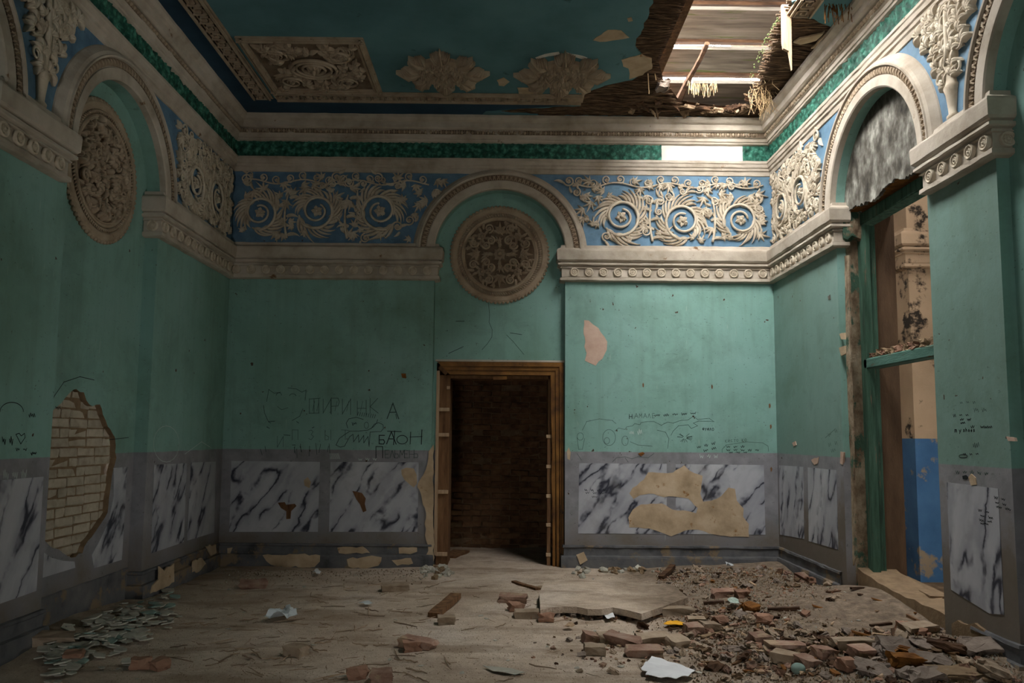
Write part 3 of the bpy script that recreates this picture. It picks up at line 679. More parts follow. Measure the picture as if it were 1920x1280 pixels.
def scroll(parent, T, cx, cy, r, s, a0, rg, m=None, nspray=3, mirror=1):
    m = m or M['relief']
    mb = MB(); stem(mb, spiral(0, 0, r * .98, r * .36, a0, s * 1.55), .019 * r / .24, .013 * r / .24, .026)
    sc = mb.build('scroll', m, parent, smooth=True, T=T @ Matrix.Translation((cx, cy, 0)))
    for k in range(nspray):
        mb = MB(); b = a0 - s * .5 + s * k * 1.95
        spray(mb, 0, 0, r * (.92 - .09 * k), b, b + s * 1.9, 8, r * .95, 1, rg, .0175 * r / .24, .036 * r / .24)
        mb.build('leaf', m, sc, smooth=True)
    mb = MB(); flower(mb, 0, 0, r * .30, 5, .036, rg.random()); flower(mb, r * .12, -r * .1, r * .14, 4, .045)
    mb.build('flower', m, sc, smooth=True)
    return sc
def vine(parent, T, x0, x1, y, rg, m):
    n = 60; amp = .028; per = .62
    mb = MB(); stem(mb, [(x0 + (x1 - x0) * i / n, y + amp * math.sin((x0 + (x1 - x0) * i / n) * 2 * PI / per)) for i in range(n + 1)], .010, .010, .02)
    v = mb.build('vine', m, parent, smooth=True, T=T); k = int((x1 - x0) / .155)
    for i in range(k):
        x = x0 + (i + .5) * (x1 - x0) / k; s = 1 if i % 2 else -1; yy = y + amp * math.sin(x * 2 * PI / per)
        up = .052 if i % 2 == 0 else .045
        mb = MB(); stem(mb, [(px, py) for px, py in spiral(x, yy + up, .055, .016, -PI / 2 * (1 if True else 1), s * 1.3, 22)], .009, .006, .022)
        flower(mb, x, yy + up, .022, 4, .024); mb.blade(curve((x, yy), PI / 2 + s * .9, .09, -s * 1.6), .012, .02)
        mb.build('tendril', m, v, smooth=True)
def frieze(label, T, W, H, scrolls, seed, top=True, root=None, arch=None, extra=0, m=None):
    rg = random.Random(seed); m = m or M['relief']
    t = empty('frieze_relief', T); I = Matrix()
    for i, (x, y, r, s, a0) in enumerate(scrolls): scroll(t, I, x, y, r, s, a0, rg, m)
    if top: vine(t, I, .25 if arch and arch[0] < 0 else .06, W - (.25 if arch and arch[0] > W * .9 else .05), H - .13, rg, m)
    # stems and stray leaves that tie the scrolls together
    for i in range(len(scrolls) - 1):
        x, y, r, s, a0 = scrolls[i]; x2, y2, r2, s2, b0 = scrolls[i + 1]; xm = (x + r + x2 - r2) / 2
        mb = MB(); stem(mb, curve((xm, .05), PI / 2 + .25 * s, H * .62, -.5 * s, 16), .016, .010, .02)
        for k in range(5):
            b = .2 + .14 * k; mb.blade(curve((xm + .02 * math.sin(k * 2.), H * (.10 + .13 * k)), PI / 2 + (1 if k % 2 else -1) * 1.0, .16, (1 if k % 2 else -1) * 1.3), .020, .034)
        mb.build('stalk', m, t, smooth=True)
    used = []
    for k in range(extra // 2):
        for _ in range(30):
            x, y = rg.uniform(.05, W - .05), rg.uniform(.05, H - .06); q_ = rg.uniform(.04, .075)
            if arch and math.hypot(x - arch[0], y - arch[1]) < arch[2] + q_ * .6: continue
            if all(math.hypot(x - q[0], y - q[1]) > q[2] * .95 + q_ * .5 for q in scrolls) and all(math.hypot(x - c_[0], y - c_[1]) > q_ + .04 for c_ in used): break
        else: continue
        used.append((x, y)); sg = rg.choice((-1, 1)); mb = MB(); b_ = rg.uniform(0, 6.28); stem(mb, spiral(x, y, q_, q_ * .3, b_, sg * 1.35, 22), .011, .007, .024)
        flower(mb, x, y, q_ * .42, 5, .03, b_); mb.blade(curve((x + q_ * math.cos(b_), y + q_ * math.sin(b_)), b_ - sg * .9, .12, sg * .9), .016, .03, lift=.01); mb.blade(curve((x + q_ * math.cos(b_ + 2), y + q_ * math.sin(b_ + 2)), b_ + 2 + sg * .8, .09, sg * .9), .015, .03)
        mb.build('tendril', m, t, smooth=True)
    for k in range(extra * 2):
        for _ in range(20):
            x, y = rg.uniform(.06, W - .06), rg.uniform(.05, H - .08)
            if arch and math.hypot(x - arch[0], y - arch[1]) < arch[2]: continue
            if all(math.hypot(x - q[0], y - q[1]) > q[2] * 1.02 for q in scrolls) and all(math.hypot(x - c_[0], y - c_[1]) > .062 for c_ in used): break
        else: continue
        used.append((x, y)); mb = MB(); a = rg.uniform(0, 6.28); L = rg.uniform(.07, .14)
        bd = rg.uniform(-.7, .7)
        for j in (-2, -1, 0, 1, 2): mb.blade(curve((x, y), a + j * .38, L * (1.15 - .24 * abs(j)), bd + j * .55), .0135, .036, lift=.01)
        mb.build('leaf', m, t, smooth=True)
    return tag(t, label, 'relief')
FH = .86
def bx(u, v): p = onY(u, v, YB - .02); return p.x, p.z
Z0 = 3.74
x0 = CX + .60
sc = []
for (u, v), s, a0, r in (((1165, 406), 1, -2.0, .245), ((1280, 414), -1, 4.6, .235), ((1389, 412), -1, 3.6, .225)):
    x, z = bx(u, v); sc.append((x - x0, z - Z0, r, s, a0))
frieze('sunlit acanthus scroll relief on blue, right of the middle arch on the back wall', FB(x0, Z0, YB - .003), XR - x0 - .05, FH, sc, 1, extra=26, arch=(CX - x0, ZS - Z0, 1.06))
x0 = XL + .06; sc = []
for (u, v), s, a0, r in (((487, 398), 1, -1.5, .22), ((594, 395), 1, -2.4, .235), ((712, 395), -1, 5.1, .245)):
    x, z = bx(u, v); sc.append((x - x0, z - Z0, r, s, a0))
frieze('shadowed acanthus scroll relief on blue, left of the middle arch on the back wall', FB(x0, Z0, YB - .003), CX - .60 - x0, FH, sc, 2, extra=26, arch=(CX - x0, ZS - Z0, 1.06))
# side wall friezes between arch and corner
W = YB - (LA[0] + LR + .27)
frieze('dark acanthus scroll relief on blue beside the left corner of the room', FL(LA[0] + LR + .27, Z0, XL + .003), W - .05, FH, [(.5, .34, .23, 1, -2), (1.1, .36, .23, -1, 4.6), (.16, .62, .1, 1, 0)], 3, extra=46, arch=(-1.05, -.1, 1.12))
W = YB - (JY1 + .27)
frieze('pale crowded acanthus relief on blue beside the right corner of the room', FR(YB - .05, Z0, XR - .003), W - .05, FH, [(.34, .36, .22, 1, -2), (.92, .36, .23, -1, 4.6)], 4, extra=46, arch=(W + 1.05, -.1, 1.12))
# vases of leaves in the spandrels between two side arches
def vase(label, T, seed):
    rg = random.Random(seed); t = empty('vase_relief', T); m = M['relief']
    mb = MB(); mb.lathe([(.0, 0), (.055, .005), (.06, .03), (.04, .05), (.045, .10), (.06, .20), (.075, .24), (.06, .26), (.05, .30), (.055, .38), (.07, .42), (0, .43)], 10)
    mb.v = [(x, z, max(-.004, y * .75)) for x, y, z in mb.v]; mb.build('vase', m, t, smooth=True)
    mb = MB(); stem(mb, [(0, .40), (.01, .55), (0, .74), (.0, .86)], .035, .02, .02); mb.build('stalk', m, t, smooth=True)
    k = 0
    for y in (.30, .40, .48, .56, .64, .71, .78, .83):
        wd = .08 + (y - .28) * .62
        for s in (-1, 1):
            for q in range(max(1, int(wd / .10))):
                x = s * (.05 + q * .10 + rg.uniform(-.02, .02)); a = PI / 2 - s * rg.uniform(.2, 1.5)
                mb = MB(); yy = y + rg.uniform(-.03, .03)
                for j in (-1, 0, 1): mb.blade(curve((x, yy), a + j * .7, rg.uniform(.08, .13), j * .9 + rg.uniform(-.5, .5)), .024, .05, lift=.02)
                if rg.random() < .5: mb.ball((x + .02 * s, yy + .03, .03), .02, None, 6, 4)
                mb.build('leaf', m, t, smooth=True)
    for s in (-1, 1):
        for y, r in ((.34, .05), (.5, .07)):
            mb = MB(); stem(mb, spiral(s * (.06 + r), y, r, .02, PI if s > 0 else 0, -s * 1.3, 22), .012, .007, .026); mb.build('tendril', m, t, smooth=True)
    return tag(t, label, 'relief')
vase('dark leafy vase relief in the blue spandrel at the top left', FL((LA[0] + LA[1]) / 2 + .02, Z0 - .01, XL + .003), 8)
vase('leafy vase relief in the blue spandrel above the right pier', FR((RA[0] + RA[1]) / 2 + .02, Z0 - .01, XR - .003), 9)

# ------------------------------------------------------------------ round wall medallions
def medallion(label, T, seed, dense=0):
    rg = random.Random(seed); t = empty('wall_medallion', T); m = M['medal']; Rm = .60
    mb = MB(); mb.lathe([(0, 0), (.575, 0), (.578, .022), (.555, .034), (.515, .036), (.505, .026), (.498, .022), (.462, .022), (.456, .034), (.446, .042), (.434, .036), (.428, .030), (.418, .032), (.412, .018)], 72); mb.build('disc', m, t, smooth=False)
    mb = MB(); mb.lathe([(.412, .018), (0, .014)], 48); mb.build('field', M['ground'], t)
    mb = MB(); n = 76
    for i in range(n): a = 2 * PI * i / n; mb.ball((.577 * math.cos(a), .577 * math.sin(a), .012), .024, None, 7, 4, (.95, .95, .8))
    mb.build('scalloped_rim', m, t, smooth=True)['kind'] = 'stuff'
    mb = MB(); n = 110
    for i in range(n):
        a = 2 * PI * i / n; b = a + .05; mb.tube([(.464 * math.cos(a), .464 * math.sin(a), .024), (.48 * math.cos((a + b) / 2), .48 * math.sin((a + b) / 2), .036), (.498 * math.cos(b), .498 * math.sin(b), .024)], [.006, .010, .006], 5)
    mb.build('rope_ring', m, t, smooth=True)['kind'] = 'stuff'
    mb = MB(); flower(mb, 0, 0, .085, 8, .05); mb.ball((0, 0, .05), .03, None, 8, 5); mb.build('flower', m, t, smooth=True)
    for k in range(4):
        Q = Matrix.Rotation(k * PI / 2, 4, 'Z')
        mb = MB(); mb.blade([(0, .08), (0, .16), (0, .22)], .026, .05)                       # axial palmette
        for j in (-2, -1, 0, 1, 2): mb.blade(curve((0, .25), PI / 2 + j * .42, .15 - .018 * abs(j), j * .5), .022, .045, lift=.012)
        mb.build('palmette', m, t, smooth=True, T=Q)
        for s in (-1, 1):
            mb = MB(); stem(mb, spiral(s * .105, .16, .052, .014, PI / 2, s * 1.5, 24), .014, .009, .034); mb.ball((s * .105, .16, .04), .015, None, 7, 4); mb.build('volute', m, t, smooth=True, T=Q)
            mb = MB(); stem(mb, spiral(s * .13, .31, .06, .018, -PI / 2, -s * 1.4, 24), .012, .007, .03); flower(mb, s * .13, .31, .03, 5, .036)
            mb.blade(curve((s * .19, .30), PI / 2 * (1 - s * .2), .10, s * .9), .018, .036); mb.blade(curve((s * .07, .25), PI / 2 - s * .9, .09, s * .9), .016, .034)
            mb.build('tendril', m, t, smooth=True, T=Q)
        mb = MB(); flower(mb, .215, .215, .062, 6, .045); [mb.blade(curve((.215 + .05 * math.cos(b), .215 + .05 * math.sin(b)), b, .085, .8), .018, .036) for b in (.2, 1.4, 2.9, 4.4, 5.4)]
        mb.build('leaf_cluster', m, t, smooth=True, T=Q)
    for k in range(7):
        a = rg.uniform(0, PI / 2); r = .12 + .27 * ((k + .5) / 7) ** .8; b = rg.uniform(0, 6.28); L = rg.uniform(.06, .09)
        for q in range(4):
            mb = MB()
            for j in (-1, 0, 1): mb.blade(curve((r * math.cos(a), r * math.sin(a)), b + j * .8, L, j), .016, .04, lift=.01)
            mb.build('leaf', m, t, smooth=True, T=Matrix.Rotation(q * PI / 2, 4, 'Z'))
    for k in range(dense):
        a = rg.uniform(0, 6.28); r = .38 * math.sqrt(rg.uniform(.08, 1)); mb = MB(); b = rg.uniform(0, 6.28)
        for j in (-1, 0, 1): mb.blade(curve((r * math.cos(a), r * math.sin(a)), b + j * .8, rg.uniform(.06, .10), j), .018, .06, lift=.015)
        mb.build('leaf', m, t, smooth=True)
    deepen(t, 1.5, ('disc', 'field', 'scalloped_rim', 'rope_ring'))
    return tag(t, label, 'medallion')
medallion('round carved plaster medallion above the empty middle doorway', FB(-.088, 3.645, YB + REC), 1)
medallion('round carved plaster medallion crowded with leaves, in the niche of the left wall', FL(6.42, 3.645, XL - REC), 2, dense=46)

# ------------------------------------------------------------------ ceiling ornaments
def ceiling_rosette(label, T, r, seed):
    rg = random.Random(seed); t = empty('ceiling_rosette', T); m = M['medal']
    mb = MB(); mb.lathe([(0, 0), (r * .62, 0), (r * .60, .02), (r * .5, .035), (r * .42, .025), (r * .36, .04), (r * .30, .02), (r * .12, .02), (0, .02)], 32); mb.build('disc', m, t)
    for k in range(8):
        L = r * (.46 if k % 2 == 0 else .40); Q = Matrix.Rotation(k * PI / 4, 4, 'Z') @ Matrix.Translation((r * .52, 0, 0)); mb = MB()
        mb.blade([(0, 0), (L * .5, 0), (L * 1.12, 0)], r * .065, .07, lift=.02)
        for s in (-1, 1):
            for q, l in ((.0, .36), (.22, .28), (.42, .2), (.62, .13)): mb.blade(curve((L * q, s * r * .02), s * .8, r * l, -s * .45), r * .036, .05, lift=.015)
        mb.build('leaf', m, t, smooth=True, T=Q)
    mb = MB()
    for k in range(18): Q = Matrix.Rotation(k * PI / 9, 4, 'Z'); mb.blade([(r * .2, 0), (r * .29, 0), (r * .37, 0)], r * .05, .05, Q, lift=.02)
    mb.build('petal_ring', m, t, smooth=True)
    mb = MB()
    for k in range(16): a = k * PI / 8; flower(mb, r * .47 * math.cos(a), r * .47 * math.sin(a), r * .085, 4, .055, a)
    mb.build('flower_ring', m, t, smooth=True)
    mb = MB(); flower(mb, 0, 0, r * .16, 7, .05); mb.build('flower', m, t, smooth=True)
    deepen(t, 1.7, ())
    return tag(t, label, 'rosette')
ceiling_rosette('star-shaped leafy ceiling rosette whole and next to the relief panel', FC(-.68, 7.90), .47, 1)
ceiling_rosette('star-shaped leafy ceiling rosette with chipped edges nearest the hole', FC(.555, 7.93), .49, 2)
for pts in ([(1004, 108), (1022, 101), (1048, 97), (1050, 101), (1028, 105), (1008, 111)], [(1062, 98), (1085, 103), (1102, 108), (1090, 110), (1072, 104)]):
    w = [onZ(u, v, ZC) for u, v in pts]; ptc(ceiling, [(p.x, p.y) for p in w], R, FC(0, 0), M['white'], amp=.006)
# rectangular relief panel
PX0, PX1, PY0, PY1 = -2.56, -1.43, 7.27, 8.40
t = empty('ceiling_panel', FC((PX0 + PX1) / 2, (PY0 + PY1) / 2)); a, b = (PX1 - PX0) / 2, (PY1 - PY0) / 2; rg = random.Random(5)
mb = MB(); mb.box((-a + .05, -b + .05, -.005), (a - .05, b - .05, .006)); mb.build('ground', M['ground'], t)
for sx, sy, L, ang in ((0, -b, a, 0), (0, b, a, 0), (-a, 0, b, PI / 2), (a, 0, b, PI / 2)):
    mb = MB()
    for w0, w1, h in ((-.045, .045, .02), (-.032, .005, .035), (-.018, -.004, .052), (.016, .032, .034)): mb.box((-L - .04, w0, -.002), (L + .04, w1, h))
    mb.build('frame_bar', M['medal'], t, T=Matrix.Translation((sx, sy, 0)) @ Matrix.Rotation(ang, 4, 'Z'))
mb = MB()
for r_ in (.10, .155, .20): mb.tube([(r_ * 1.15 * math.cos(k * PI / 16), r_ * math.sin(k * PI / 16), .02) for k in range(33)], .014, 5)
flower(mb, 0, 0, .08, 8, .045); mb.build('oval_boss', M['medal'], t, smooth=True)
for sx in (-1, 1):
    for sy in (-1, 1):
        scroll(t, Matrix(), sx * .30, sy * .29, .13, sx * sy, rg.uniform(0, 6), rg, M['medal'], 2)
for k in range(90):
    x, y = rg.uniform(-a + .09, a - .09), rg.uniform(-b + .09, b - .09)
    if math.hypot(x, y) < .24: continue
    mb = MB(); h = rg.uniform(0, 6.28)
    for j in (-1, 0, 1): mb.blade(curve((x, y), h + j * .8, rg.uniform(.07, .12), j * 1.2), .017, .034, lift=.01)
    mb.build('leaf', M['medal'], t, smooth=True)
deepen(t, 1.6, ('ground', 'frame_bar'))
tag(t, 'square carved relief panel in the far left corner of the ceiling', 'panel')
# bordered Greek key band
def key(mb, T, L, w=.13):
    n = int(L / .15)
    for i in range(n):
        x = i * .15
        for p, q in (((0, 0), (.012, w)), ((0, w - .012), (.12, w)), ((.108, .03), (.12, w)), ((.035, .03), (.12, .042)), ((.035, .03), (.047, w - .04)), ((.035, w - .052), (.085, w - .04))):
            mb.box((x + p[0], p[1], -.002), (x + q[0], q[1], .026), T)
    mb.box((-.02, -.03, -.004), (L + .02, w + .06, .003), T); mb.box((0, -.03, -.002), (L, -.012, .034), T); mb.box((0, w + .014, -.002), (L, w + .034, .034), T); mb.box((0, w + .045, -.002), (L, w + .06, .012), T)
border = empty('trim_13', Matrix()); tag(border, kind='structure')
mb = MB(); key(mb, frame((-2.60, 8.62, ZC), (1, 0, 0), (0, -1, 0), (0, 0, -1)), 3.42); tag(mb.build('key_band', M['medal'], border), kind='stuff')
mb = MB(); key(mb, frame((-2.83, 8.62, ZC), (0, -1, 0), (1, 0, 0), (0, 0, -1)), 5.4); tag(mb.build('key_band', M['medal'], border), kind='stuff')
mb = MB(); key(mb, frame((2.66, 6.74, ZC), (0, -1, 0), (-1, 0, 0), (0, 0, -1)), .30); tag(mb.build('key_band', M['medal'], border), kind='stuff')

# ------------------------------------------------------------------ middle doorway and the bricked passage behind it
YN = YB + REC
PB = 10.75
pas = MB(); pas.box((-2.0, PB + .12, -.3), (1.9, PB + .3, 2.9)); wall_pas = tag(pas.build('wall_passage', M['mortar']), kind='structure')
for a, b in (((-2.1, YN + .45, -.3), (-2.0, PB + .2, 2.9)), ((1.9, YN + .45, -.3), (2.0, PB + .2, 2.9)), ((-2.1, YN + .02, 2.62), (2.0, PB + .2, 2.9))):
    mb = MB(); mb.box(a, b); mb.build('passage_side', M['mortar'], wall_pas)
mb = MB(); mb.box((-2.1, YN + .01, -.3), (DX0 - .02, YN + .46, 2.7)); mb.box((DX1 + .02, YN + .01, -.3), (2.0, YN + .46, 2.7)); mb.box((DX0 - .02, YN + .01, DZ + .02), (DX1 + .02, YN + .46, 2.7)); mb.build('door_reveal_masonry', M['jamb'], wall_pas)
rb = random.Random(8)
DM = [brick_mesh('brick', .245, .064, .09, M['brickdark'], rb, .010) for _ in range(5)]
z = -.0; row = 0
while z < 2.55:
    x = -1.22 + (.125 if row % 2 else 0)
    while x < 1.05:
        link('brick', rb.choice(DM), wall_pas, FB(x, z, PB + .10 - rb.uniform(-.022, .03)) @ Matrix.Rotation(rb.uniform(-.03, .03), 4, 'Z') @ Matrix.Rotation(rb.uniform(-.08, .08), 4, 'Y')); x += .258
    z += .0765; row += 1
mb = MB(); mb.prism([(-.30, .02), (.16, .02), (.10, .16), (.02, .22), (-.02, .48), (-.06, .28), (-.20, .14)], 0, .012, FB(0, 0, PB + .08)); 
door = tag(empty('door_1', Matrix.Translation((-.08, YN, 0))), kind='structure'); D0 = Matrix.Translation((.08, -YN, 0))
def dpart(name, mb, m, **k): o = mb.build(name, m, door, T=D0, **k); return o
# moulded architrave: head and right side, the left side torn away
def arch_prof(mb, a, b, T):        # length along x, width along y (outer at y=.16)
    for y0, y1, h in ((0, .055, .035), (.055, .10, .05), (.10, .118, .068), (.118, .16, .055)): mb.box((a, y0, -.02), (b, y1, h), T)
mb = MB(); y = 0
for y0, y1, h in ((0, .055, .035), (.055, .10, .05), (.10, .118, .068), (.118, .15, .055)):
    mb.prism([(-.66 - y0, 2.205 + y0), (-.66 - y1, 2.205 + y1), (.525 + y1, 2.205 + y1), (.525 + y0, 2.205 + y0)], -.02, h, FB(0, 0, YN))
dpart('architrave_head', mb, M['gold'])
mb = MB()
for y0, y1, h in ((0, .055, .035), (.055, .10, .05), (.10, .118, .068), (.118, .15, .055)):
    jgd = [(.525 + y0 - (.0 if y0 else 0), 2.205 + y0), (.525 + y1, 2.205 + y1), (.525 + y1 + .005, -.1), (.525 + y0 + .02, -.1)]
    if y0 == 0: jgd = [(.525, 2.205), (.58, 2.26), (.585, -.1), (.555, -.1), (.55, .75), (.535, 1.0), (.548, 1.3), (.53, 1.75)]
    mb.prism(jgd, -.02, h, FB(0, 0, YN))
dpart('architrave_side', mb, M['gold'])
mb = MB(); mb.box((-.83, YN - .03, 2.36), (.69, YN + .01, 2.382)); dpart('plaster_bead', mb, M['cream'])
# lining boards
mb = MB(); mb.box((DX0 + .02, YN + .02, -.1), (-.665, YN + .05, 2.2)); o = dpart('lining_board', mb, M['timber'])
mb = MB(); mb.box((-.675, YN + .03, -.1), (-.655, YN + .42, 2.17)); dpart('lining_board', mb, M['timber'])
mb = MB(); mb.box((DX0 + .0, YN - .02, .12), (DX0 + .035, YN + .03, 2.25)); dpart('edge_strip', mb, M['splinter'])
mb = MB(); mb.box((.50, YN + .03, -.1), (.525, YN + .42, 2.2)); dpart('lining_board', mb, M['timber'])
mb = MB(); mb.box((-.66, YN + .03, 2.165), (.52, YN + .42, 2.2)); dpart('lining_board', mb, M['timber'])
for zz in (2.05, 1.795, 1.50, .84, .13):
    mb = MB(); mb.box((-.795 if zz < 2 else -.695, YN - .012, zz - .02), (-.66, YN + .02, zz + .022)); dpart('fixing_block', mb, M['splinter'], bevel=.004)
for zz in (1.49, 1.14, .80, .47, .13):
    mb = MB(); mb.box((.478, YN + .0, zz - .02), (.535, YN + .04, zz + .022)); dpart('fixing_block', mb, M['splinter'], bevel=.004)
mb = MB(); mb.box((.49, YN + .01, -.1), (.53, YN + .035, 1.5)); dpart('lining_edge', mb, M['timber'])
mb = MB(); mb.box((-.07, -.005, -.02), (.09, .03, .02), frame((-.08, YN + .0, 2.17), (1, 0, .02), (0, -1, 0), (0, 0, 1))); dpart('loose_chip', mb, M['gold'])
mb = MB(); mb.box((-.06, -.02, -.03), (.06, .01, .03), frame((-.735, YN - .01, 2.26), (.75, 0, -.66), (0, 1, 0), (.66, 0, .75))); dpart('mitre_block', mb, M['timber'])
# chewed plaster edge left of the doorway
w = [onY(u, v, YB) for u, v in [(812, 836), (806, 842), (803, 860), (800, 890), (790, 905), (776, 896), (770, 885), (757, 900 - 15), (752, 872), (762, 864 + 12), (778, 880), (783, 905), (792, 938), (800, 960), (797, 1000), (802, 1030), (796, 1062), (812, 1066)]]
w = [onY(u, v, YB) for u, v in [(813, 834), (804, 846), (799, 880), (790, 896), (782, 912), (792, 936), (799, 962), (797, 1002), (803, 1022), (797, 1060), (813, 1064)]]
ptc(wall_back, [(p.x, p.z) for p in w], R, FB(0, 0), M['bare'], th=.02, amp=.012, label='chewed beige plaster edge beside the doorway')

# ------------------------------------------------------------------ gutted doorway in the right wall
fr = tag(empty('door_2', Matrix.Translation((XR + .2, RA[0], 0))), kind='structure'); D2 = Matrix.Translation((-XR - .2, -RA[0], 0))
def rpart(name, mb, m, **k): return mb.build(name, m, fr, T=D2, **k)
mb = MB(); mb.box((XR + .20, JY1 - .10, -.1), (XR + .27, JY1 - .0, 3.62)); mb.box((XR + .27, JY1 - .07, -.1), (XR + .335, JY1 - .0, 3.58)); rpart('frame_post', mb, M['greenpost'])
mb = MB(); mb.box((XR + .20, JY0, -.1), (XR + .33, JY0 + .05, 3.62)); rpart('frame_post', mb, M['greenpost'])
mb = MB(); mb.box((XR + .19, JY0, 3.50), (XR + .33, JY1, 3.61)); rpart('frame_head', mb, M['greenpost'], bevel=.008)
mb = MB(); mb.box((XR + .20, JY0 - .02, 2.14), (XR + .33, JY1 - .04, 2.235)); rpart('transom', mb, M['tealbeam'], bevel=.01)
mb = MB(); mb.box((XR + .335, JY1 - .03, -.1), (XR + WT + .02, JY1 + .01, 3.62)); rpart('reveal_board', mb, M['dustpier'])
rq = random.Random(4)
for i in range(16):
    s = rq.uniform(.04, .10); y = JY1 - .15 - i * .085
    o = lump('mortar_lump', M['mortarlight'] if i % 3 else M['redchunk'], (rq.uniform(.06, .11), s * 1.2, s * .7), i, None, None, 2, .3)
    link('mortar_lump', o, fr, D2 @ Matrix.Translation((XR + .26 + rq.uniform(-.03, .03), y, 2.25 + s * .18)))
# stone sill heaped with earth
mb = MB(); mb.prism(jag([(JY0 - .1, -.1), (JY0 - .1, .20), (JY0 + .5, .22), (JY1 - .4, .25), (JY1 + .02, .32), (JY1 + .02, -.1)], .012, .12, R), 0, .34, FL(0, 0, XR + .10)); rpart('sill', mb, M['mortarlight'])

# ------------------------------------------------------------------ the room beyond
fr2 = tag(empty('wall_far_room', Matrix()), kind='structure')
def far(name, a, b, m): mb = MB(); mb.box(a, b); return mb.build(name, m, fr2)
FX = 4.28
def far_wall(x0, x1, y0, y1):
    far('blue_dado', (x0, y0, -.3), (x1, y1, 1.50), M['bluedado']); far('upper_wall', (x0, y0, 1.50), (x1, y1, 5.3), M['beige'])
far_wall(FX, FX + .5, 8.30, 12.0); far_wall(4.7, 9.0, 10.6, 10.9)
far('plinth', (4.7, 10.52, -.3), (9, 10.6, .12), M['mortar'])
far('far_side', (8.0, 1.5, -.3), (8.3, 5.85, 5.3), M['beige']); far('far_side', (8.0, 6.75, -.3), (8.3, 10.9, 5.3), M['beige']); far('far_side', (8.0, 5.85, -.3), (8.3, 6.75, 1.2), M['beige']); far('far_side', (8.0, 5.85, 2.3), (8.3, 6.75, 5.3), M['beige'])  # gap here is an unseen opening added to brighten the left wall
far('far_side', (XR + WT, 1.4, -.3), (5.4, 1.6, 5.3), M['beige']); far('far_side', (7.2, 1.4, -.3), (8.3, 1.6, 5.3), M['beige']); far('far_side', (5.3, 1.4, -.3), (7.3, 1.6, 5.3), M['beige'])
far('far_ceiling', (4.25, 1.4, 5.25), (8.4, 12.2, 5.45), M['dustpier']); far('far_ceiling', (XR + .1, 1.4, 5.25), (3.72, 12.2, 5.45), M['dustpier']); far('far_ceiling', (3.72, 1.4, 5.25), (4.25, 5.7, 5.45), M['dustpier']); far('far_ceiling', (3.72, 7.6, 5.25), (4.25, 12.2, 5.45), M['dustpier']); far('far_floor', (XR + .30, 1.4, -.3), (8.4, 12.2, .03), M['mortar'])  # slot left in the ceiling is unseen, added to light the pier face
far('far_side', (XR + .1, 9.2, -.3), (FX + .1, 12.2, 5.4), M['beige'])
sweep('far_entablature', [(FX, 12.0), (FX, 8.3), (FX + .5, 8.3)], [(a * 1.2, b) for a, b in ent], M['beige'], fr2)
sweep('far_entablature', [(4.75, 10.6), (8.0, 10.6)], [(a * 1.2, b - .28) for a, b in ent], M['beige'], fr2)
for r_, d in ((.62, .04), (.70, .09), (.80, .05), (.86, .11)):
    mb = MB(); mb.tube([(6.35 - r_ * 1.35 * math.cos(PI * i / 24), 10.58 - d * .2, 3.40 + r_ * 1.35 * math.sin(PI * i / 24)) for i in range(25)], .05, 6); mb.build('far_arch', M['beige'], fr2)

# ------------------------------------------------------------------ painted marble panels on the dado
def panel(parent, T, pts, m, seed):
    mb = MB(); mb.prism(pts, -.006, .0035, T); return mb.build('marble_panel', m, parent)
def pb(q): return [(p.x, p.z) for p in (onY(u, v, YB) for u, v in q)]
panel(wall_back, FB(0, 0), pb([(434, 864), (600, 865.5), (596, 996.6), (430, 996.6)]), M['mbl'], 1)
panel(wall_back, FB(0, 0), pb([(620, 865.5), (785, 866.5), (783, 996.6), (617, 996.6)]), M['mbl'], 2)
panel(wall_back, FB(0, 0), pb([(1086, 868), (1250, 869.5), (1250, 1000.8), (1084, 999.7)]), M['mbr'], 3)
panel(wall_back, FB(0, 0), pb([(1267, 869.8), (1432, 871.5), (1435, 1002), (1267, 1000.8)]), M['mbr'], 4)
def pl(q, X=XL): return [(p.y, p.z) for p in (onX(u, v, X) for u, v in q)]
panel(wall_left, FL(0, 0), pl([(289, 871), (350, 868), (344, 1016), (283, 1037)]), M['mlp'], 5)
panel(wall_left, FL(0, 0), pl([(358, 867), (404, 865), (401, 998), (351, 1013)]), M['mlp'], 6)
panel(wall_left, FL(0, 0), [(4.95, 1.19), (5.66, 1.185), (5.66, .40), (4.95, .39)], M['mln'], 7)
# niche panel is cut by the fallen plaster: two pieces
panel(wall_left, FL(0, 0, XL - REC), pl([(213, 877), (238, 875), (228, 1049), (176, 1065), (172, 1040), (188, 1010), (204, 975), (213, 930)], XL - REC), M['mlf'], 8)
panel(wall_left, FL(0, 0, XL - REC), [(5.84, .44), (6.38, .44), (6.36, .49), (6.2, .52), (6.03, .57), (5.86, .66)], M['mlf'], 9)
def pr(q): return [(-p.y, p.z) for p in (onX(u, v, XR) for u, v in q)]
panel(wall_right, FR(0, 0), pr([(1461, 872), (1506, 875), (1508, 1010), (1463, 1002)]), M['mrp'], 10)
panel(wall_right, FR(0, 0), pr([(1515, 876), (1568, 881), (1572, 1030), (1517, 1014)]), M['mrp'], 11)
panel(wall_right, FR(0, 0), pr([(1776, 904), (1872, 916), (1883, 1152), (1856, 1150), (1784, 1105)]), M['mrn'], 12)

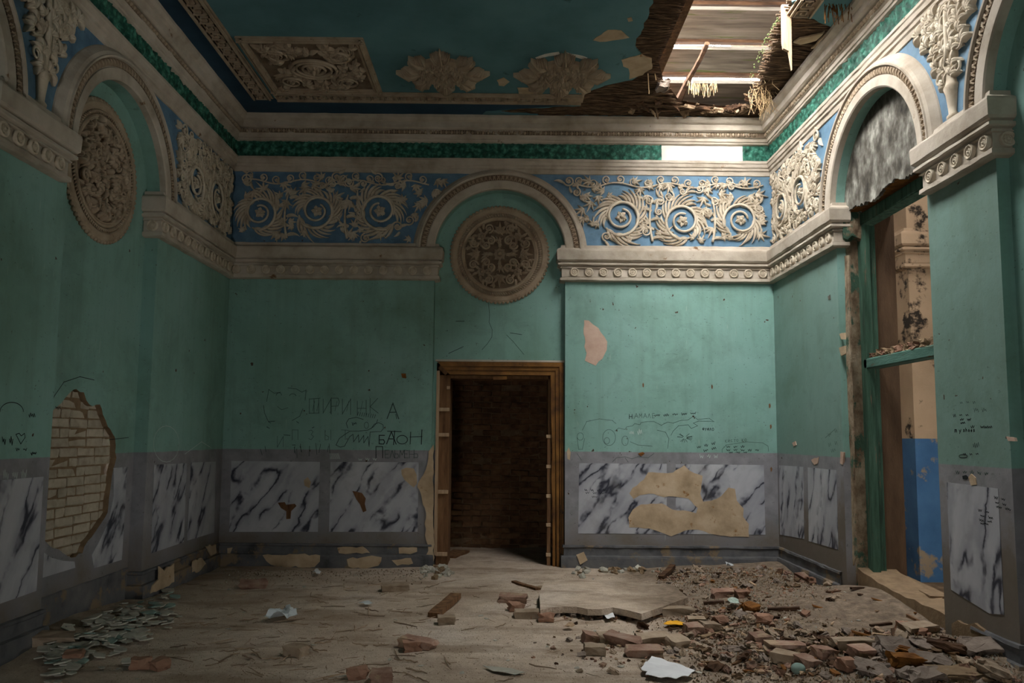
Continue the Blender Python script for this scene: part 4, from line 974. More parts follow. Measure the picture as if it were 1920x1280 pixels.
# ------------------------------------------------------------------ plaster patches on the walls
rp = random.Random(77)
def wp(q, m, label=None, th=.005, amp=.010): return ptc(wall_back, pb(q), rp, FB(0, 0), m, th=th, amp=amp, label=label)
wp([(1095, 600), (1104, 601), (1122, 615), (1139, 641), (1138, 656), (1130, 672), (1117, 685), (1106, 680), (1097, 676), (1100, 662), (1096, 650)], M['barepink'], 'pinkish bare patch high on the turquoise wall right of the doorway')
wp([(1180, 925), (1186, 914), (1207, 899), (1215, 885), (1240, 886), (1262, 886), (1283, 872), (1293, 882), (1312, 890), (1317, 892), (1313, 925), (1318, 940), (1334, 938), (1352, 930), (1366, 914), (1378, 916), (1381, 938), (1394, 953), (1393, 968), (1404, 982), (1404, 1006), (1370, 1006), (1330, 1000), (1310, 993), (1285, 994), (1258, 1005), (1235, 996), (1216, 990), (1180, 988), (1178, 970), (1186, 955), (1202, 945), (1240, 943), (1262, 955), (1290, 958), (1305, 962), (1308, 952), (1290, 934), (1262, 930), (1245, 932), (1225, 925), (1200, 928), (1188, 935)], M['bare'], 'large beige patch of lost paint across the painted marble panels', .006, .006)
wp([(752, 880), (762, 876), (776, 878), (781, 890), (782, 906), (776, 914), (768, 908), (758, 898)], M['bare'])
wp([(570, 900), (577, 894), (583, 904), (580, 915), (571, 910)], M['bare'])
wp([(521, 942), (534, 941), (537, 946), (553, 944), (556, 948), (546, 958), (545, 972), (537, 973), (537, 958), (527, 952)], M['timber'], 'brown torn patch shaped like a bird on the left marble panel', .007, .003)
wp([(661, 920), (668, 921), (679, 924), (686, 934), (684, 944), (687, 957), (681, 960), (675, 945), (668, 935)], M['timber'], 'brown torn patch on the second marble panel', .007, .003)
wp([(752, 700), (761, 700), (762, 709), (754, 708)], M['rotwood'], None, .004, .004)
wp([(1063, 846), (1066, 838), (1070, 848), (1068, 862), (1064, 860)], M['bare'])
wp([(1196, 850), (1205, 847), (1209, 850), (1202, 855)], M['rotwood'], None, .006, .003)
for u, v in ((1206, 722), (1335, 725)): wp([(u - 1.5, v - 2), (u, v - 5), (u + 1.6, v - 1), (u + .8, v + 4), (u - 1, v + 3)], M['timber'], None, .002, .003)
for u, v in ((1445, 800), (1443, 761), (1446, 880)): wp([(u - 1.6, v - 3), (u + .5, v - 5), (u + 2, v - 1), (u + 1, v + 3), (u - 1, v + 4)], M['timber'], None, .004, .003)
def rpch(q, m, th=.006, amp=.006, label=None): return ptc(wall_right, pr(q), rp, FR(0, 0), m, th=th, amp=amp, label=label)
rpch([(1522, 862), (1528, 858), (1536, 857), (1534, 868), (1528, 871), (1524, 866)], M['barepink'])
rpch([(1486, 830), (1492, 827), (1494, 834), (1489, 836)], M['barepink'])
rpch([(1553, 556), (1557, 552), (1558, 561), (1554, 562)], M['mould'])
rpch([(1577, 846), (1583, 848), (1581, 871), (1576, 868)], M['barepink'])
rpch([(1575, 626), (1584, 624), (1586, 636), (1578, 636)], M['bare']); rpch([(1574, 652), (1585, 648), (1587, 662), (1578, 667)], M['bare'])
rpch([(1817, 895), (1822, 888), (1830, 895), (1832, 908), (1822, 910)], M['bare'])
rpch([(1805, 892), (1812, 890), (1817, 895), (1812, 899), (1806, 898)], M['ink'], .003, .002)
rpch([(1888, 818), (1903, 820), (1905, 827), (1892, 826)], M['barepink'])
rpch([(1790, 1168), (1800, 1163), (1818, 1170), (1832, 1168), (1850, 1180), (1858, 1200), (1870, 1215), (1882, 1222), (1895, 1250), (1870, 1260), (1830, 1240), (1800, 1215), (1790, 1190)], M['mortarlight'], .02, .015, 'ragged hole knocked in the foot of the near right pier')
rpch([(1584, 480), (1592, 478), (1596, 700), (1601, 880), (1606, 1040), (1600, 1060), (1596, 880), (1588, 700)], M['jamb'], .004, .006)

# ------------------------------------------------------------------ pen, pencil and chalk marks on the walls
GL = {'А': [[(0, 0), (.45, 1), (.9, 0)], [(.2, .4), (.7, .4)]], 'Б': [[(.75, 1), (0, 1), (0, 0), (.6, 0), (.75, .2), (.6, .5), (0, .5)]], 'Т': [[(0, 1), (.9, 1)], [(.45, 1), (.45, 0)]],
      'О': [[(.4, 0), (.05, .25), (.05, .7), (.4, 1), (.75, .7), (.75, .25), (.4, 0)]], 'Н': [[(0, 0), (0, 1)], [(.75, 0), (.75, 1.05)], [(0, .5), (.75, .5)]], 'П': [[(0, 0), (0, 1), (.7, 1), (.7, 0)]],
      'Е': [[(.6, 1), (0, 1), (0, 0), (.6, 0)], [(0, .5), (.5, .5)]], 'Л': [[(0, 0), (.35, 1), (.7, 0)]], 'Ь': [[(0, 1), (0, 0), (.5, 0), (.6, .25), (.5, .5), (0, .5)]], 'М': [[(0, 0), (.1, 1), (.4, .4), (.7, 1), (.8, 0)]],
      'И': [[(0, 1), (0, 0), (.65, 1), (.65, 0)]], 'Р': [[(0, 0), (0, 1), (.5, 1), (.6, .75), (.5, .5), (0, .5)]], 'К': [[(0, 0), (0, 1)], [(.6, 1), (0, .45), (.65, 0)]], 'Ш': [[(0, 1), (0, 0), (.8, 0), (.8, 1)], [(.4, 0), (.4, 1)]],
      'З': [[(0, .9), (.3, 1), (.55, .8), (.3, .55), (.6, .3), (.3, 0), (0, .1)]], 'Ы': [[(0, 1), (0, 0), (.4, 0), (.45, .3), (0, .5)], [(.7, 0), (.7, 1)]], 'Ф': [[(.4, 0), (.4, 1.1)], [(.4, .9), (.05, .7), (.05, .45), (.4, .3), (.75, .45), (.75, .7), (.4, .9)]],
      'У': [[(0, 1), (.35, .45)], [(.7, 1), (.2, 0)]], 'С': [[(.65, .85), (.4, 1), (.05, .7), (.05, .3), (.4, 0), (.65, .15)]], 'Д': [[(0, -.1), (0, .1), (.8, .1), (.8, -.1)], [(.1, .1), (.4, 1), (.7, .1)]], 'Ж': [[(.4, 0), (.4, 1)], [(0, 1), (.8, 0)], [(.8, 1), (0, 0)]],
      'm': [[(0, 0), (0, .6), (.25, .6), (.25, 0)], [(.25, .5), (.5, .6), (.5, 0)]], 'y': [[(0, .6), (.25, .1)], [(.5, .6), (.1, -.4)]], 's': [[(.4, .55), (.1, .6), (.1, .35), (.4, .25), (.3, 0), (0, .05)]], 'h': [[(0, 0), (0, 1)], [(0, .5), (.3, .6), (.4, 0)]],
      'o': [[(.2, 0), (0, .3), (.2, .6), (.4, .3), (.2, 0)]], 'e': [[(0, .3), (.4, .35), (.2, .6), (0, .3), (.15, 0), (.4, .1)]], ',': [[(0, .1), (-.05, -.2)]], '!': [[(.1, .3), (.1, 1)]], ' ': []}
class Ink:
    def __init__(s, plane, rg): s.mb = MB(); s.pl = plane; s.rg = rg
    def stroke(s, pts, w=.0045):                    # pts in photo pixels on the wall plane
        P = [s.pl(u, v) for u, v in pts]
        for a, b in zip(P, P[1:]):
            d = b - a
            if d.length < 1e-5: continue
            n = s.nrm.cross(d).normalized() * w * .7
            s.mb.add([a - n - d * .04, a + n - d * .04, b + n + d * .04, b - n + d * .04], [(0, 1, 2, 3)])
    def text(s, t, u, v, h, w=.0045, slope=0., sp=1.15):
        x = u
        for ch in t:
            for st in GL.get(ch, []): s.stroke([(x + p[0] * h * .85, v - p[1] * h + (x - u + p[0] * h * .85) * slope + s.rg.uniform(-.4, .4)) for p in st], w)
            x += h * .9 * sp if ch != ' ' else h * .6
    def scrawl(s, u, v, L, h, w=.003, slope=0., words=3):   # illegible handwriting
        x = u
        for k in range(words):
            n = int(L / words / 2.2); pts = []
            for i in range(n): pts.append((x, v + slope * (x - u) + (h * .7 if i % 2 else -h * .7) * s.rg.uniform(.2, 1.0))); x += 1.7
            s.stroke(pts, w); x += 5
class InkB(Ink): nrm = Vector((0, -1, 0))
class InkR(Ink): nrm = Vector((-1, 0, 0))
class InkL(Ink): nrm = Vector((1, 0, 0))
rg = random.Random(9)
OB = lambda u, v: onY(u, v, YB - .0015)
OP = lambda u, v: onY(u, v, YB - .0048)
OR_ = lambda u, v: onX(u, v, XR - .0015)
ORP = lambda u, v: onX(u, v, XR - .0048)
OL = lambda u, v: onX(u, v, XL + .0015)
OLN = lambda u, v: onX(u, v, XL - REC + .0015)
def circ(u, v, a, b, n=20, a0=0., a1=2 * PI): return [(u + a * math.cos(a0 + (a1 - a0) * i / n), v + b * math.sin(a0 + (a1 - a0) * i / n)) for i in range(n + 1)]
def put(I, m, par, label=None, name='graffiti'):
    o = I.mb.build(name, m, par)
    if label: o['label'] = label
k = InkB(OB, rg)
k.text('Б', 711, 832, 16, .007); k.text('А', 725, 832, 23, .007); k.stroke([(727, 808), (752, 809)], .006); k.stroke([(740, 808), (738, 833)], .007); k.stroke(circ(754, 824, 10, 8), .006); k.stroke([(770, 810), (769, 832)], .006); k.stroke([(791, 806), (790, 832)], .007); k.stroke([(769, 819), (791, 818)], .005)
put(k, M['ink'], wall_back, 'black capital letters БАТОН')
k = InkB(OB, rg); k.text('П', 705, 858, 21, .006); put(k, M['ink'], wall_back)
k = InkB(OB, rg); k.text('ЕЛЬМЕНЬ', 722, 858, 14, .004, 0, .72); put(k, M['pencil'], wall_back)
k = InkB(OB, rg)
k.text('Ш', 580, 774, 26, .004); k.stroke([(580, 748), (600, 746)], .004); k.text('И', 606, 774, 26, .004); k.text('Р', 621, 776, 30, .004); k.text('И', 642, 776, 28, .004); k.text('Н', 670, 778, 26, .004); k.text('К', 694, 774, 27, .004); k.text('А', 726, 784, 28, .007); k.stroke([(742, 776), (744, 785)], .005)
for i in range(9): k.stroke([(672 + i * 4, 772 + i * .6), (670 + i * 4, 779 + i * .6)], .004)
for u in (586, 594, 628, 650, 676): k.stroke([(u, 770), (u + 4, 752)], .003)
put(k, M['pencil'], wall_back, 'pencilled hollow capital letters')
k = InkB(OB, rg)                                  # cat outline drawn in pencil
k.stroke([(500, 752), (504, 730), (514, 737), (526, 735)], .004); k.stroke([(540, 727), (556, 729), (566, 735), (574, 731), (572, 750)], .004); k.stroke([(494, 760), (496, 774), (503, 790), (508, 793)], .004); k.stroke([(568, 766), (562, 780), (548, 788)], .004); k.stroke(circ(523, 741, 5, 5, 10, PI, 2 * PI), .004); k.stroke(circ(549, 742, 6, 4, 10, PI, 2 * PI), .004); k.stroke([(520, 762), (528, 768), (540, 764)], .003)
k.text('ПЗЫТ', 548, 824, 18, .003, sp=1.9); k.text('И', 520, 838, 20, .003)
for u, v in ((504, 790), (556, 790), (500, 800), (532, 815), (585, 802), (548, 834)): k.stroke([(u, v), (u + rg.uniform(4, 12), v + rg.uniform(-2, 3))], .005)
put(k, M['pencil'], wall_back)
k = InkB(OB, rg)                                  # looping signature and heart
k.stroke([(708, 786), (706, 793), (700, 800), (690, 806), (672, 808), (656, 808), (644, 816), (636, 822), (630, 834), (638, 838), (646, 836), (656, 818), (662, 814), (663, 828), (672, 815), (673, 829), (682, 816), (682, 830), (690, 818), (692, 836), (694, 810), (704, 809), (714, 809), (719, 803), (718, 796), (710, 792), (702, 795), (696, 803)], .004)
k.stroke([(681, 786), (668, 782), (654, 785), (649, 793), (652, 802)], .004); k.stroke(circ(687, 797, 4, 6), .003)
put(k, M['ink'], wall_back)
k = InkB(OB, rg); k.scrawl(660, 794, 14, 5, .004, 0, 1); put(k, M['ink'], wall_back)
k = InkB(OB, rg)
for i in range(12): u = 484 + rg.uniform(0, 150); k.stroke([(u, 830 + rg.uniform(0, 12)), (u + rg.uniform(-3, 4), 846 + rg.uniform(0, 12))], .004)
put(k, M['pencil'], wall_back)
k = InkB(OB, rg)
for i in range(9): k.stroke([(618 + i * 2, 850), (620 + i * 2.2, 860)], .003)
k.scrawl(672, 861, 34, 4, .004, 0, 3); put(k, M['chalk'], wall_back)
k = InkB(OB, rg)                                  # right half of the back wall
k.text('Н', 1180, 785, 8, .005); k.scrawl(1227, 779, 86, 3.5, .004, -.06, 5); k.text('ФУФЛО', 1317, 807, 5, .0035, 0, 1.0); k.scrawl(1307, 839, 36, 5, .004, -.25, 3); k.scrawl(1319, 845, 28, 4, .004, -.22, 2); k.scrawl(1362, 837, 34, 3.5, .004, 0, 3); k.scrawl(1362, 843.5, 64, 3.5, .004, 0, 5); k.scrawl(1367, 848, 36, 2.5, .004, 0, 3)
put(k, M['ink'], wall_back, 'lines of small black felt-pen writing')
k = InkB(OB, rg); k.text('АМАЛЕ', 1190, 783, 8, .003); k.text('КИСТОЧКО', 1360, 829, 5, .0025, -.05)
k.stroke([(1153, 808), (1160, 802), (1172, 805), (1175, 800), (1186, 798), (1190, 794), (1200, 796), (1202, 792), (1214, 790), (1226, 790), (1240, 797), (1252, 791), (1262, 793), (1276, 788), (1290, 787), (1300, 780), (1308, 786), (1330, 784), (1338, 790), (1310, 789), (1300, 793), (1308, 798), (1296, 803), (1290, 796), (1272, 798), (1262, 808), (1258, 816)], .003)
k.stroke([(1092, 806), (1100, 790), (1124, 785), (1148, 788), (1155, 794)], .003); k.stroke(circ(1142, 820, 12, 15), .003); k.stroke(circ(1138, 826, 5, 6), .003); k.stroke(circ(1172, 826, 6, 9), .003); k.stroke([(1182, 828), (1196, 834), (1222, 836)], .003); k.stroke([(1232, 806), (1248, 810), (1254, 822), (1252, 840)], .003)
k.stroke(circ(1088, 818, 6, 7), .003); k.stroke([(1082, 820), (1085, 842), (1092, 842), (1096, 822)], .003)
for i in range(14): a = rg.uniform(0, 6.3); k.stroke([(1284 + 4 * math.cos(a), 820 + 3 * math.sin(a)), (1284 + 14 * math.cos(a), 820 + 9 * math.sin(a))], .003)
k.stroke([(1354, 848), (1354, 842), (1362, 834), (1400, 828), (1430, 830), (1440, 836), (1441, 846)], .003)
k.stroke([(1148, 866), (1156, 858), (1172, 856), (1185, 860), (1196, 856), (1215, 858), (1226, 850)], .003); k.stroke([(1172, 858), (1178, 866)], .003); k.stroke([(1082, 850), (1090, 862)], .003)
put(k, M['pencil'], wall_back, 'faint pencil doodles of figures and a flying shape')
k = InkB(OB, rg); k.scrawl(1180, 812, 28, 9, .003, -.1, 2); k.scrawl(1312, 855, 36, 6, .003, 0, 3); put(k, M['chalk'], wall_back)
k = InkB(OP, rg); k.scrawl(1096, 919, 40, 3.5, .004, 0, 4); k.scrawl(1098, 924, 34, 3, .003, 0, 3); k.scrawl(1110, 931, 16, 2.5, .003, 0, 1); put(k, M['ink'], wall_back, 'small handwriting on the painted marble')
k = InkB(OB, rg)                                  # cracks over the door
kn = InkB(lambda u, v: onY(u, v, YN - .0015), rg)
kn.stroke([(916, 568), (918, 590), (917, 604), (923, 618), (922, 632), (914, 644), (904, 655)], .003); kn.stroke([(950, 628), (962, 640), (972, 652), (982, 664)], .003); kn.stroke([(868, 650), (842, 662)], .004); kn.stroke([(957, 624), (978, 627)], .004); kn.stroke([(855, 602), (870, 602)], .005)
put(kn, M['ink'], wall_back, None, 'crack')
k = InkR(OR_, rg); k.scrawl(1787, 779, 30, 4, .004, -.06, 3); k.scrawl(1800, 787, 26, 3.5, .005, -.06, 2); k.scrawl(1801, 793, 14, 3, .005, -.1, 1); k.scrawl(1820, 800, 12, 5, .004, 0, 1); k.scrawl(1838, 800, 32, 4, .004, 0, 1); k.text('my', 1790, 810, 8, .0045); k.text('shoes', 1806, 809, 7, .0045, 0, .75); k.scrawl(1806, 851, 32, 3, .004, 0, 3); k.stroke(circ(1806, 855, 8, 3), .004)
put(k, M['ink'], wall_right, 'black handwriting on the near right pier, among it the words my shoes')
k = InkR(OR_, rg); k.scrawl(1800, 754, 28, 4, .003, 0, 3); k.scrawl(1826, 768, 30, 6, .003, 0, 2); k.scrawl(1824, 834, 18, 9, .003, 0, 1); k.scrawl(1792, 884, 62, 6, .004, .05, 5)
k.stroke([(1548, 820), (1566, 804)], .003); k.scrawl(1553, 816, 18, 6, .003, -.5, 2); k.scrawl(1553, 834, 20, 9, .003, -.2, 2); k.scrawl(1558, 844, 14, 6, .003, 0, 1)
put(k, M['pencil'], wall_right)
k = InkR(ORP, rg); k.scrawl(1834, 956, 26, 4, .004, .2, 2); k.scrawl(1838, 966, 28, 4, .004, .2, 2); k.scrawl(1836, 974, 30, 4, .004, .2, 2); k.scrawl(1838, 981, 24, 3, .004, .1, 1); k.scrawl(1864, 932, 26, 4, .004, .25, 2); k.scrawl(1866, 942, 22, 4, .004, .2, 2); k.scrawl(1868, 950, 34, 4, .004, .2, 2)
put(k, M['ink'], wall_right, 'black handwriting across the marble panel of the near right pier')
k = InkL(OL, rg); k.stroke(circ(22, 772, 22, 18, 16, PI, 2 * PI), .004); k.scrawl(4, 826, 26, 12, .004, 0, 2); k.stroke([(34, 822), (30, 814), (36, 812), (40, 817), (46, 812), (47, 820), (39, 832), (34, 822)], .004); k.scrawl(30, 842, 24, 5, .004, 0, 2); k.scrawl(54, 778, 18, 6, .004, 0, 1); k.scrawl(58, 850, 16, 6, .006, -.1, 1); k.stroke([(0, 964), (14, 964)], .006); k.scrawl(18, 982, 30, 7, .007, -.1, 2)
put(k, M['ink'], wall_left, 'black scrawls and a small heart on the near left pier')
k = InkL(OLN, rg); k.stroke([(92, 770), (102, 742), (120, 716), (150, 706), (176, 712)], .004); k.scrawl(104, 764, 16, 6, .004, 0, 1); k.stroke([(206, 824), (240, 820)], .004); put(k, M['ink'], wall_left)
k = InkL(OL, rg); k.stroke(circ(312, 832, 24, 34), .003); k.stroke([(348, 850), (378, 828), (394, 838)], .004); k.scrawl(6, 890, 50, 14, .003, 0, 3); put(k, M['chalk'], wall_left)

# ------------------------------------------------------------------ things lying on the floor
def chunk_mesh(name, m, size, seed, rough=.18, cuts=2, bev=0):
    bm = bmesh.new(); bmesh.ops.create_cube(bm, size=1); bmesh.ops.subdivide_edges(bm, edges=bm.edges, cuts=cuts, use_grid_fill=True)
    for v in bm.verts:
        q = v.co * 2.4 + Vector((seed * 1.7, seed * .9, seed)); v.co += Vector((noise.noise(q), noise.noise(q + Vector((9, 0, 0))), noise.noise(q + Vector((0, 9, 0))))) * rough
        v.co = Vector((v.co.x * size[0], v.co.y * size[1], v.co.z * size[2]))
    me = bpy.data.meshes.new(name); bm.to_mesh(me); bm.free(); me.materials.append(m); return me
def rest(p, yaw, tilt=(0, 0)): return Matrix.Translation(p) @ Matrix.Rotation(yaw, 4, 'Z') @ Matrix.Rotation(tilt[0], 4, 'X') @ Matrix.Rotation(tilt[1], 4, 'Y')
BR = [('brick', M['bricktan'], (.25, .12, .068)), ('brick', M['brick'], (.25, .12, .068)), ('half_brick', M['bricktan'], (.14, .12, .068)), ('half_brick', M['brick'], (.13, .12, .068)), ('brick_fragment', M['redchunk'], (.11, .10, .07))]
bricks = [   # pixel of the base, kind, yaw, tilt, label
    (1222, 1121, 0, -.12, (0, 0), 'whole tan brick lying alone between the broken slab and the back wall'),
    (962, 1128, 1, -.25, (.1, .0), 'pinkish brick resting above a smaller chunk, left of the broken slab edge'),
    (966, 1144, 4, .3, (.2, .1), 'small orange brick chunk just below the pinkish brick, left of the slab edge'),
    (1115, 1226, 2, -.05, (.0, .0), 'largest pale half brick in the middle foreground cluster'),
    (1109, 1203, 3, .05, (.0, .2), 'small reddish half brick behind the large pale half brick'),
    (1138, 1203, 2, .1, (.0, .0), 'yellowish half brick end right of the small reddish one'),
    (1168, 1208, 1, -.6, (.1, .1), 'slanting pinkish brick pointing down to the right in the middle cluster'),
    (1207, 1230, 1, .0, (.1, .0), 'red brick with a dark side, behind the white paper sheet'),
    (1225, 1205, 0, .35, (.15, 0), 'thin tan brick half buried behind the red brick of the middle cluster'),
    (1472, 1222, 1, -.05, (.0, .0), 'red brick with a notched top at the left end of the right-hand rubble'),
    (1484, 1243, 0, -.55, (.0, .05), 'tan brick lying askew in front of the notched red brick'),
    (1512, 1250, 3, .6, (.2, .1), 'broken red brick end beside the askew tan brick'),
    (1306, 1172, 2, -.15, (.0, .0), 'grey-tan half brick right of the yellow wrapper'),
    (1268, 1152, 0, .05, (.0, .0), 'tan brick lying flat behind the yellow wrapper'),
    (1432, 1166, 4, -.2, (.1, .0), 'rust-red brick chunk standing out right of the orange rotten lump'),
    (1360, 1118, 1, .1, (.1, .0), 'dull red brick at the foot of the rubble below the back wall patch'),
    (1391, 1120, 4, .1, (.1, .0), 'rounded red brick chunk right of the dull red brick under the back wall'),
    (1513, 1088, 1, .55, (.3, .0), 'red brick slab propped against the right skirting corner'),
    (1525, 1094, 4, .1, (.0, .0), 'bright orange-red chip of brick in front of the propped slab'),
    (783, 1213, 1, -.35, (.0, .1), 'reddish brick lying alone on bare dirt left of centre'),
    (772, 1219, 4, .2, (.0, .0), 'orange chip of brick touching the lone reddish brick left of centre'),
    (555, 1227, 2, -.4, (.0, .0), 'dusty half brick with a pink end among the straw at left'),
    (475, 1102, 1, .1, (.35, .0), 'brick sunk in the dirt with an orange stain, near the left corner'),
    (742, 1107, 0, .15, (.1, .0), 'flat brown brick lying before the left skirting near the doorway'),
    (837, 1169, 2, .1, (.0, .0), 'short tan brick below the lying plank'),
    (995, 1158, 0, .02, (.05, .0), 'thin tan brick at the left foot of the slab edge'),
    (1024, 1164, 4, .0, (.0, .0), 'orange lump at the left foot of the slab edge'),
    (1588, 1253, 4, .4, (.1, .2), 'orange brick chunk in the dark rubble at lower right'),
    (1616, 1231, 3, .2, (.1, .0), 'maroon half brick in the dark rubble beside the grey slab'),
    (1600, 1215, 0, .05, (.0, .0), 'pale pink brick lying crosswise at the top of the right rubble'),
    (265, 1252, 4, .3, (.0, .0), 'orange stone-like brick chunk on the dirt at lower left'),
    (298, 1254, 4, 1.1, (.0, .0), 'smaller pink chunk beside the orange chunk at lower left'),
    (140, 1240, 4, .2, (.1, .0), 'rust brick chunk at the edge of the plaster flakes'),
    (100, 1205, 0, .3, (.2, .1), 'grey plastered brick at the near end of the plaster flakes'),
    (1270, 1212, 2, .5, (.2, .0), 'flat pale brick end among the crumbs above the white paper sheet'),
    (1350, 1170, 4, .5, (.0, .1), 'brown brick lump in the middle of the rubble right of the grey-tan half brick'),
    (1330, 1182, 2, .2, (.0, .1), 'small tan brick piece below the grey-tan half brick'),
    (1300, 1186, 3, .1, (.1, .0), 'dark red half brick below the yellow wrapper'),
    (1425, 1205, 3, .2, (.1, .0), 'flat dark red half brick above the notched red brick'),
    (1545, 1232, 3, .3, (.0, .1), 'red half brick right of the notched red brick'),
    (1700, 1185, 4, .2, (.1, .1), 'orange brick chunk on the mound by the doorway'),
    (1722, 1186, 0, .35, (.15, .0), 'pale grey brick lying on the mound below the near pier'),
    (715, 1276, 3, .1, (.0, .0), 'pink-and-white brick cut off by the bottom edge of the picture'),
    (672, 1270, 4, .1, (.0, .0), 'maroon chip of brick above the bottom edge left of centre')]
BMESH = {}
for i, (u, v, k, yaw, tl, lab) in enumerate(bricks):
    nm, m, sz = BR[k]; key_ = (k, i % 4)
    if key_ not in BMESH: BMESH[key_] = chunk_mesh(nm, m, sz, i + 1, .13 if k < 4 else .3, 2)
    p = F(u, v); o = link(nm, BMESH[key_], None, rest(p + Vector((0, 0, sz[2] * .42)), yaw, tl)); tag(o, lab, 'brick', 'loose bricks on the floor')

# plates and lumps of masonry at lower right
slabs = [(1680, 1225, (.30, .20, .07), .3, (.45, .0), M['greyconc'], 'mauve-grey tilted plaster slab in the lower right rubble'), (1745, 1240, (.26, .16, .06), -.4, (.35, .1), M['greyconc'], 'grey plaster slab leaning behind the orange rotten wood'),
         (1500 + 140, 1262, (.24, .16, .05), -.45, (.4, .2), M['greyconc'], 'mauve plaster slab tilted to the right near the bottom edge'), (1735, 1275, (.28, .14, .06), .35, (.25, .0), M['greyconc'], 'long pale grey slab in the bottom right corner'),
         (1842, 1225, (.34, .16, .06), .1, (.5, .0), M['greyconc'], 'brownish plaster slab under the hole in the near pier'), (1862, 1262, (.26, .2, .06), .7, (.4, .2), M['bricktan'], 'tan triangular slab at the right edge of the rubble'),
         (1795, 1262, (.36, .20, .04), .1, (.1, .0), M['mortarlight'], 'pale flat slab between the rotten wood and the right edge'), (1740, 1218, (.22, .14, .05), .2, (.3, .1), M['greyconc'], 'lilac-grey plaster piece at the top of the lower right rubble')]
for u, v, sz, yaw, tl, m, lab in slabs:
    tag(link('plaster_slab', chunk_mesh('plaster_slab', m, sz, u, .34, 4), None, rest(F(u, v) + Vector((0, 0, sz[2] * .5)), yaw, tl) @ Matrix.Diagonal((.74, .74, .95, 1))), lab, 'slab', 'plaster slabs in the right rubble')
for u, v, sz, yaw, tl, lab in ((1705, 1250, (.22, .10, .08), .15, (.1, .1), 'orange-yellow rotten wood block in the lower right rubble'), (1724, 1238, (.24, .06, .06), -.55, (.1, .2), 'dark split rotten wood above the orange block'), (1405, 1148, (.12, .10, .08), .2, (.2, 0), 'orange-brown rotten lump beside the green packet'), (1772, 1222, (.20, .07, .06), -.7, (.1, .1), 'dark brown rotten wood piece near the foot of the near pier')):
    tag(link('rotten_wood', chunk_mesh('rotten_wood', M['rotwood'] if 'orange' in lab else M['darkwood'], sz, v, .3, 3), None, rest(F(u, v) + Vector((0, 0, sz[2] * .45)), yaw, tl)), lab, 'wood')

# planks and boards on the floor
def plank(u0, v0, u1, v1, w, th, m, lab, seed, lift=(0, 0)):
    a, b = F(u0, v0), F(u1, v1); d = b - a; L = d.length; yaw = math.atan2(d.y, d.x); rg = random.Random(seed)
    mb = MB(); n = 6; rows = []
    for i in range(n + 1):
        x = -L / 2 + L * i / n; e = rg.uniform(-.006, .006); rows.append([(x, -w / 2 + e, 0), (x, w / 2 + e, 0), (x, w / 2 + e, th), (x, -w / 2 + e, th)])
    mb.grid(rows, True); mb.f += [(0, 1, 2, 3), (4 * n + 3, 4 * n + 2, 4 * n + 1, 4 * n)]; mb.mi += [0, 0]
    c = (a + b) / 2; pit = math.atan2((b.z + lift[1]) - (a.z + lift[0]), L)
    tag(mb.build('plank', m, None, T=Matrix.Translation(c + Vector((0, 0, (lift[0] + lift[1]) / 2 - .004))) @ Matrix.Rotation(yaw, 4, 'Z') @ Matrix.Rotation(-pit, 4, 'Y')), lab, 'plank')
plank(812, 1158, 855, 1126, .10, .045, M['timber'], 'short thick timber lying slantwise on the floor left of centre', 1, (0, .03))
plank(962, 1092, 1008, 1106, .05, .025, M['timber'], 'thin dark slat on the floor in front of the doorway', 2)
plank(1008, 1102, 1055, 1112, .09, .022, M['mortarlight'], 'dusty pale slat end to end with the dark slat before the doorway', 3)
plank(838, 1046, 866, 1034, .22, .03, M['timber'], 'wide board end lying inside the doorway at its left jamb', 4)
plank(1188, 1198, 1230, 1196, .03, .02, M['darkwood'], 'thin dark stick above the middle brick cluster', 5)
plank(1240, 1086, 1262, 1072, .06, .04, M['darkwood'], 'short dark board tilted up at the back wall', 6, (0, .05))
plank(1320, 1133, 1358, 1131, .05, .03, M['darkwood'], 'brown lath end left of the green packet', 7)
plank(1222, 1158, 1262, 1153, .03, .02, M['timber'], 'brown stick beside the tan brick behind the yellow wrapper', 8)
plank(1440, 1145, 1500, 1142, .05, .03, M['darkwood'], 'long dark stick crossing the rubble on the right', 9)
plank(1632, 1174, 1672, 1170, .03, .02, M['darkwood'], 'dark stick lying on the mound before the right doorway', 10)
plank(1612, 1062, 1766, 1136, .16, .05, M['mortarlight'], 'pale worn threshold board sloping along the right doorway', 11, (.06, .03))
plank(1738, 1139, 1768, 1134, .05, .02, M['splinter'], 'pale splinter lying at the near pier beside the orange brick', 12, (.03, .05))
plank(1316, 1196, 1356, 1188, .05, .02, M['mortarlight'], 'pale flat lath below the grey-tan half brick', 13)
plank(1418, 1222, 1450, 1228, .03, .02, M['splinter'], 'pale bone-like stick left of the notched red brick', 14)

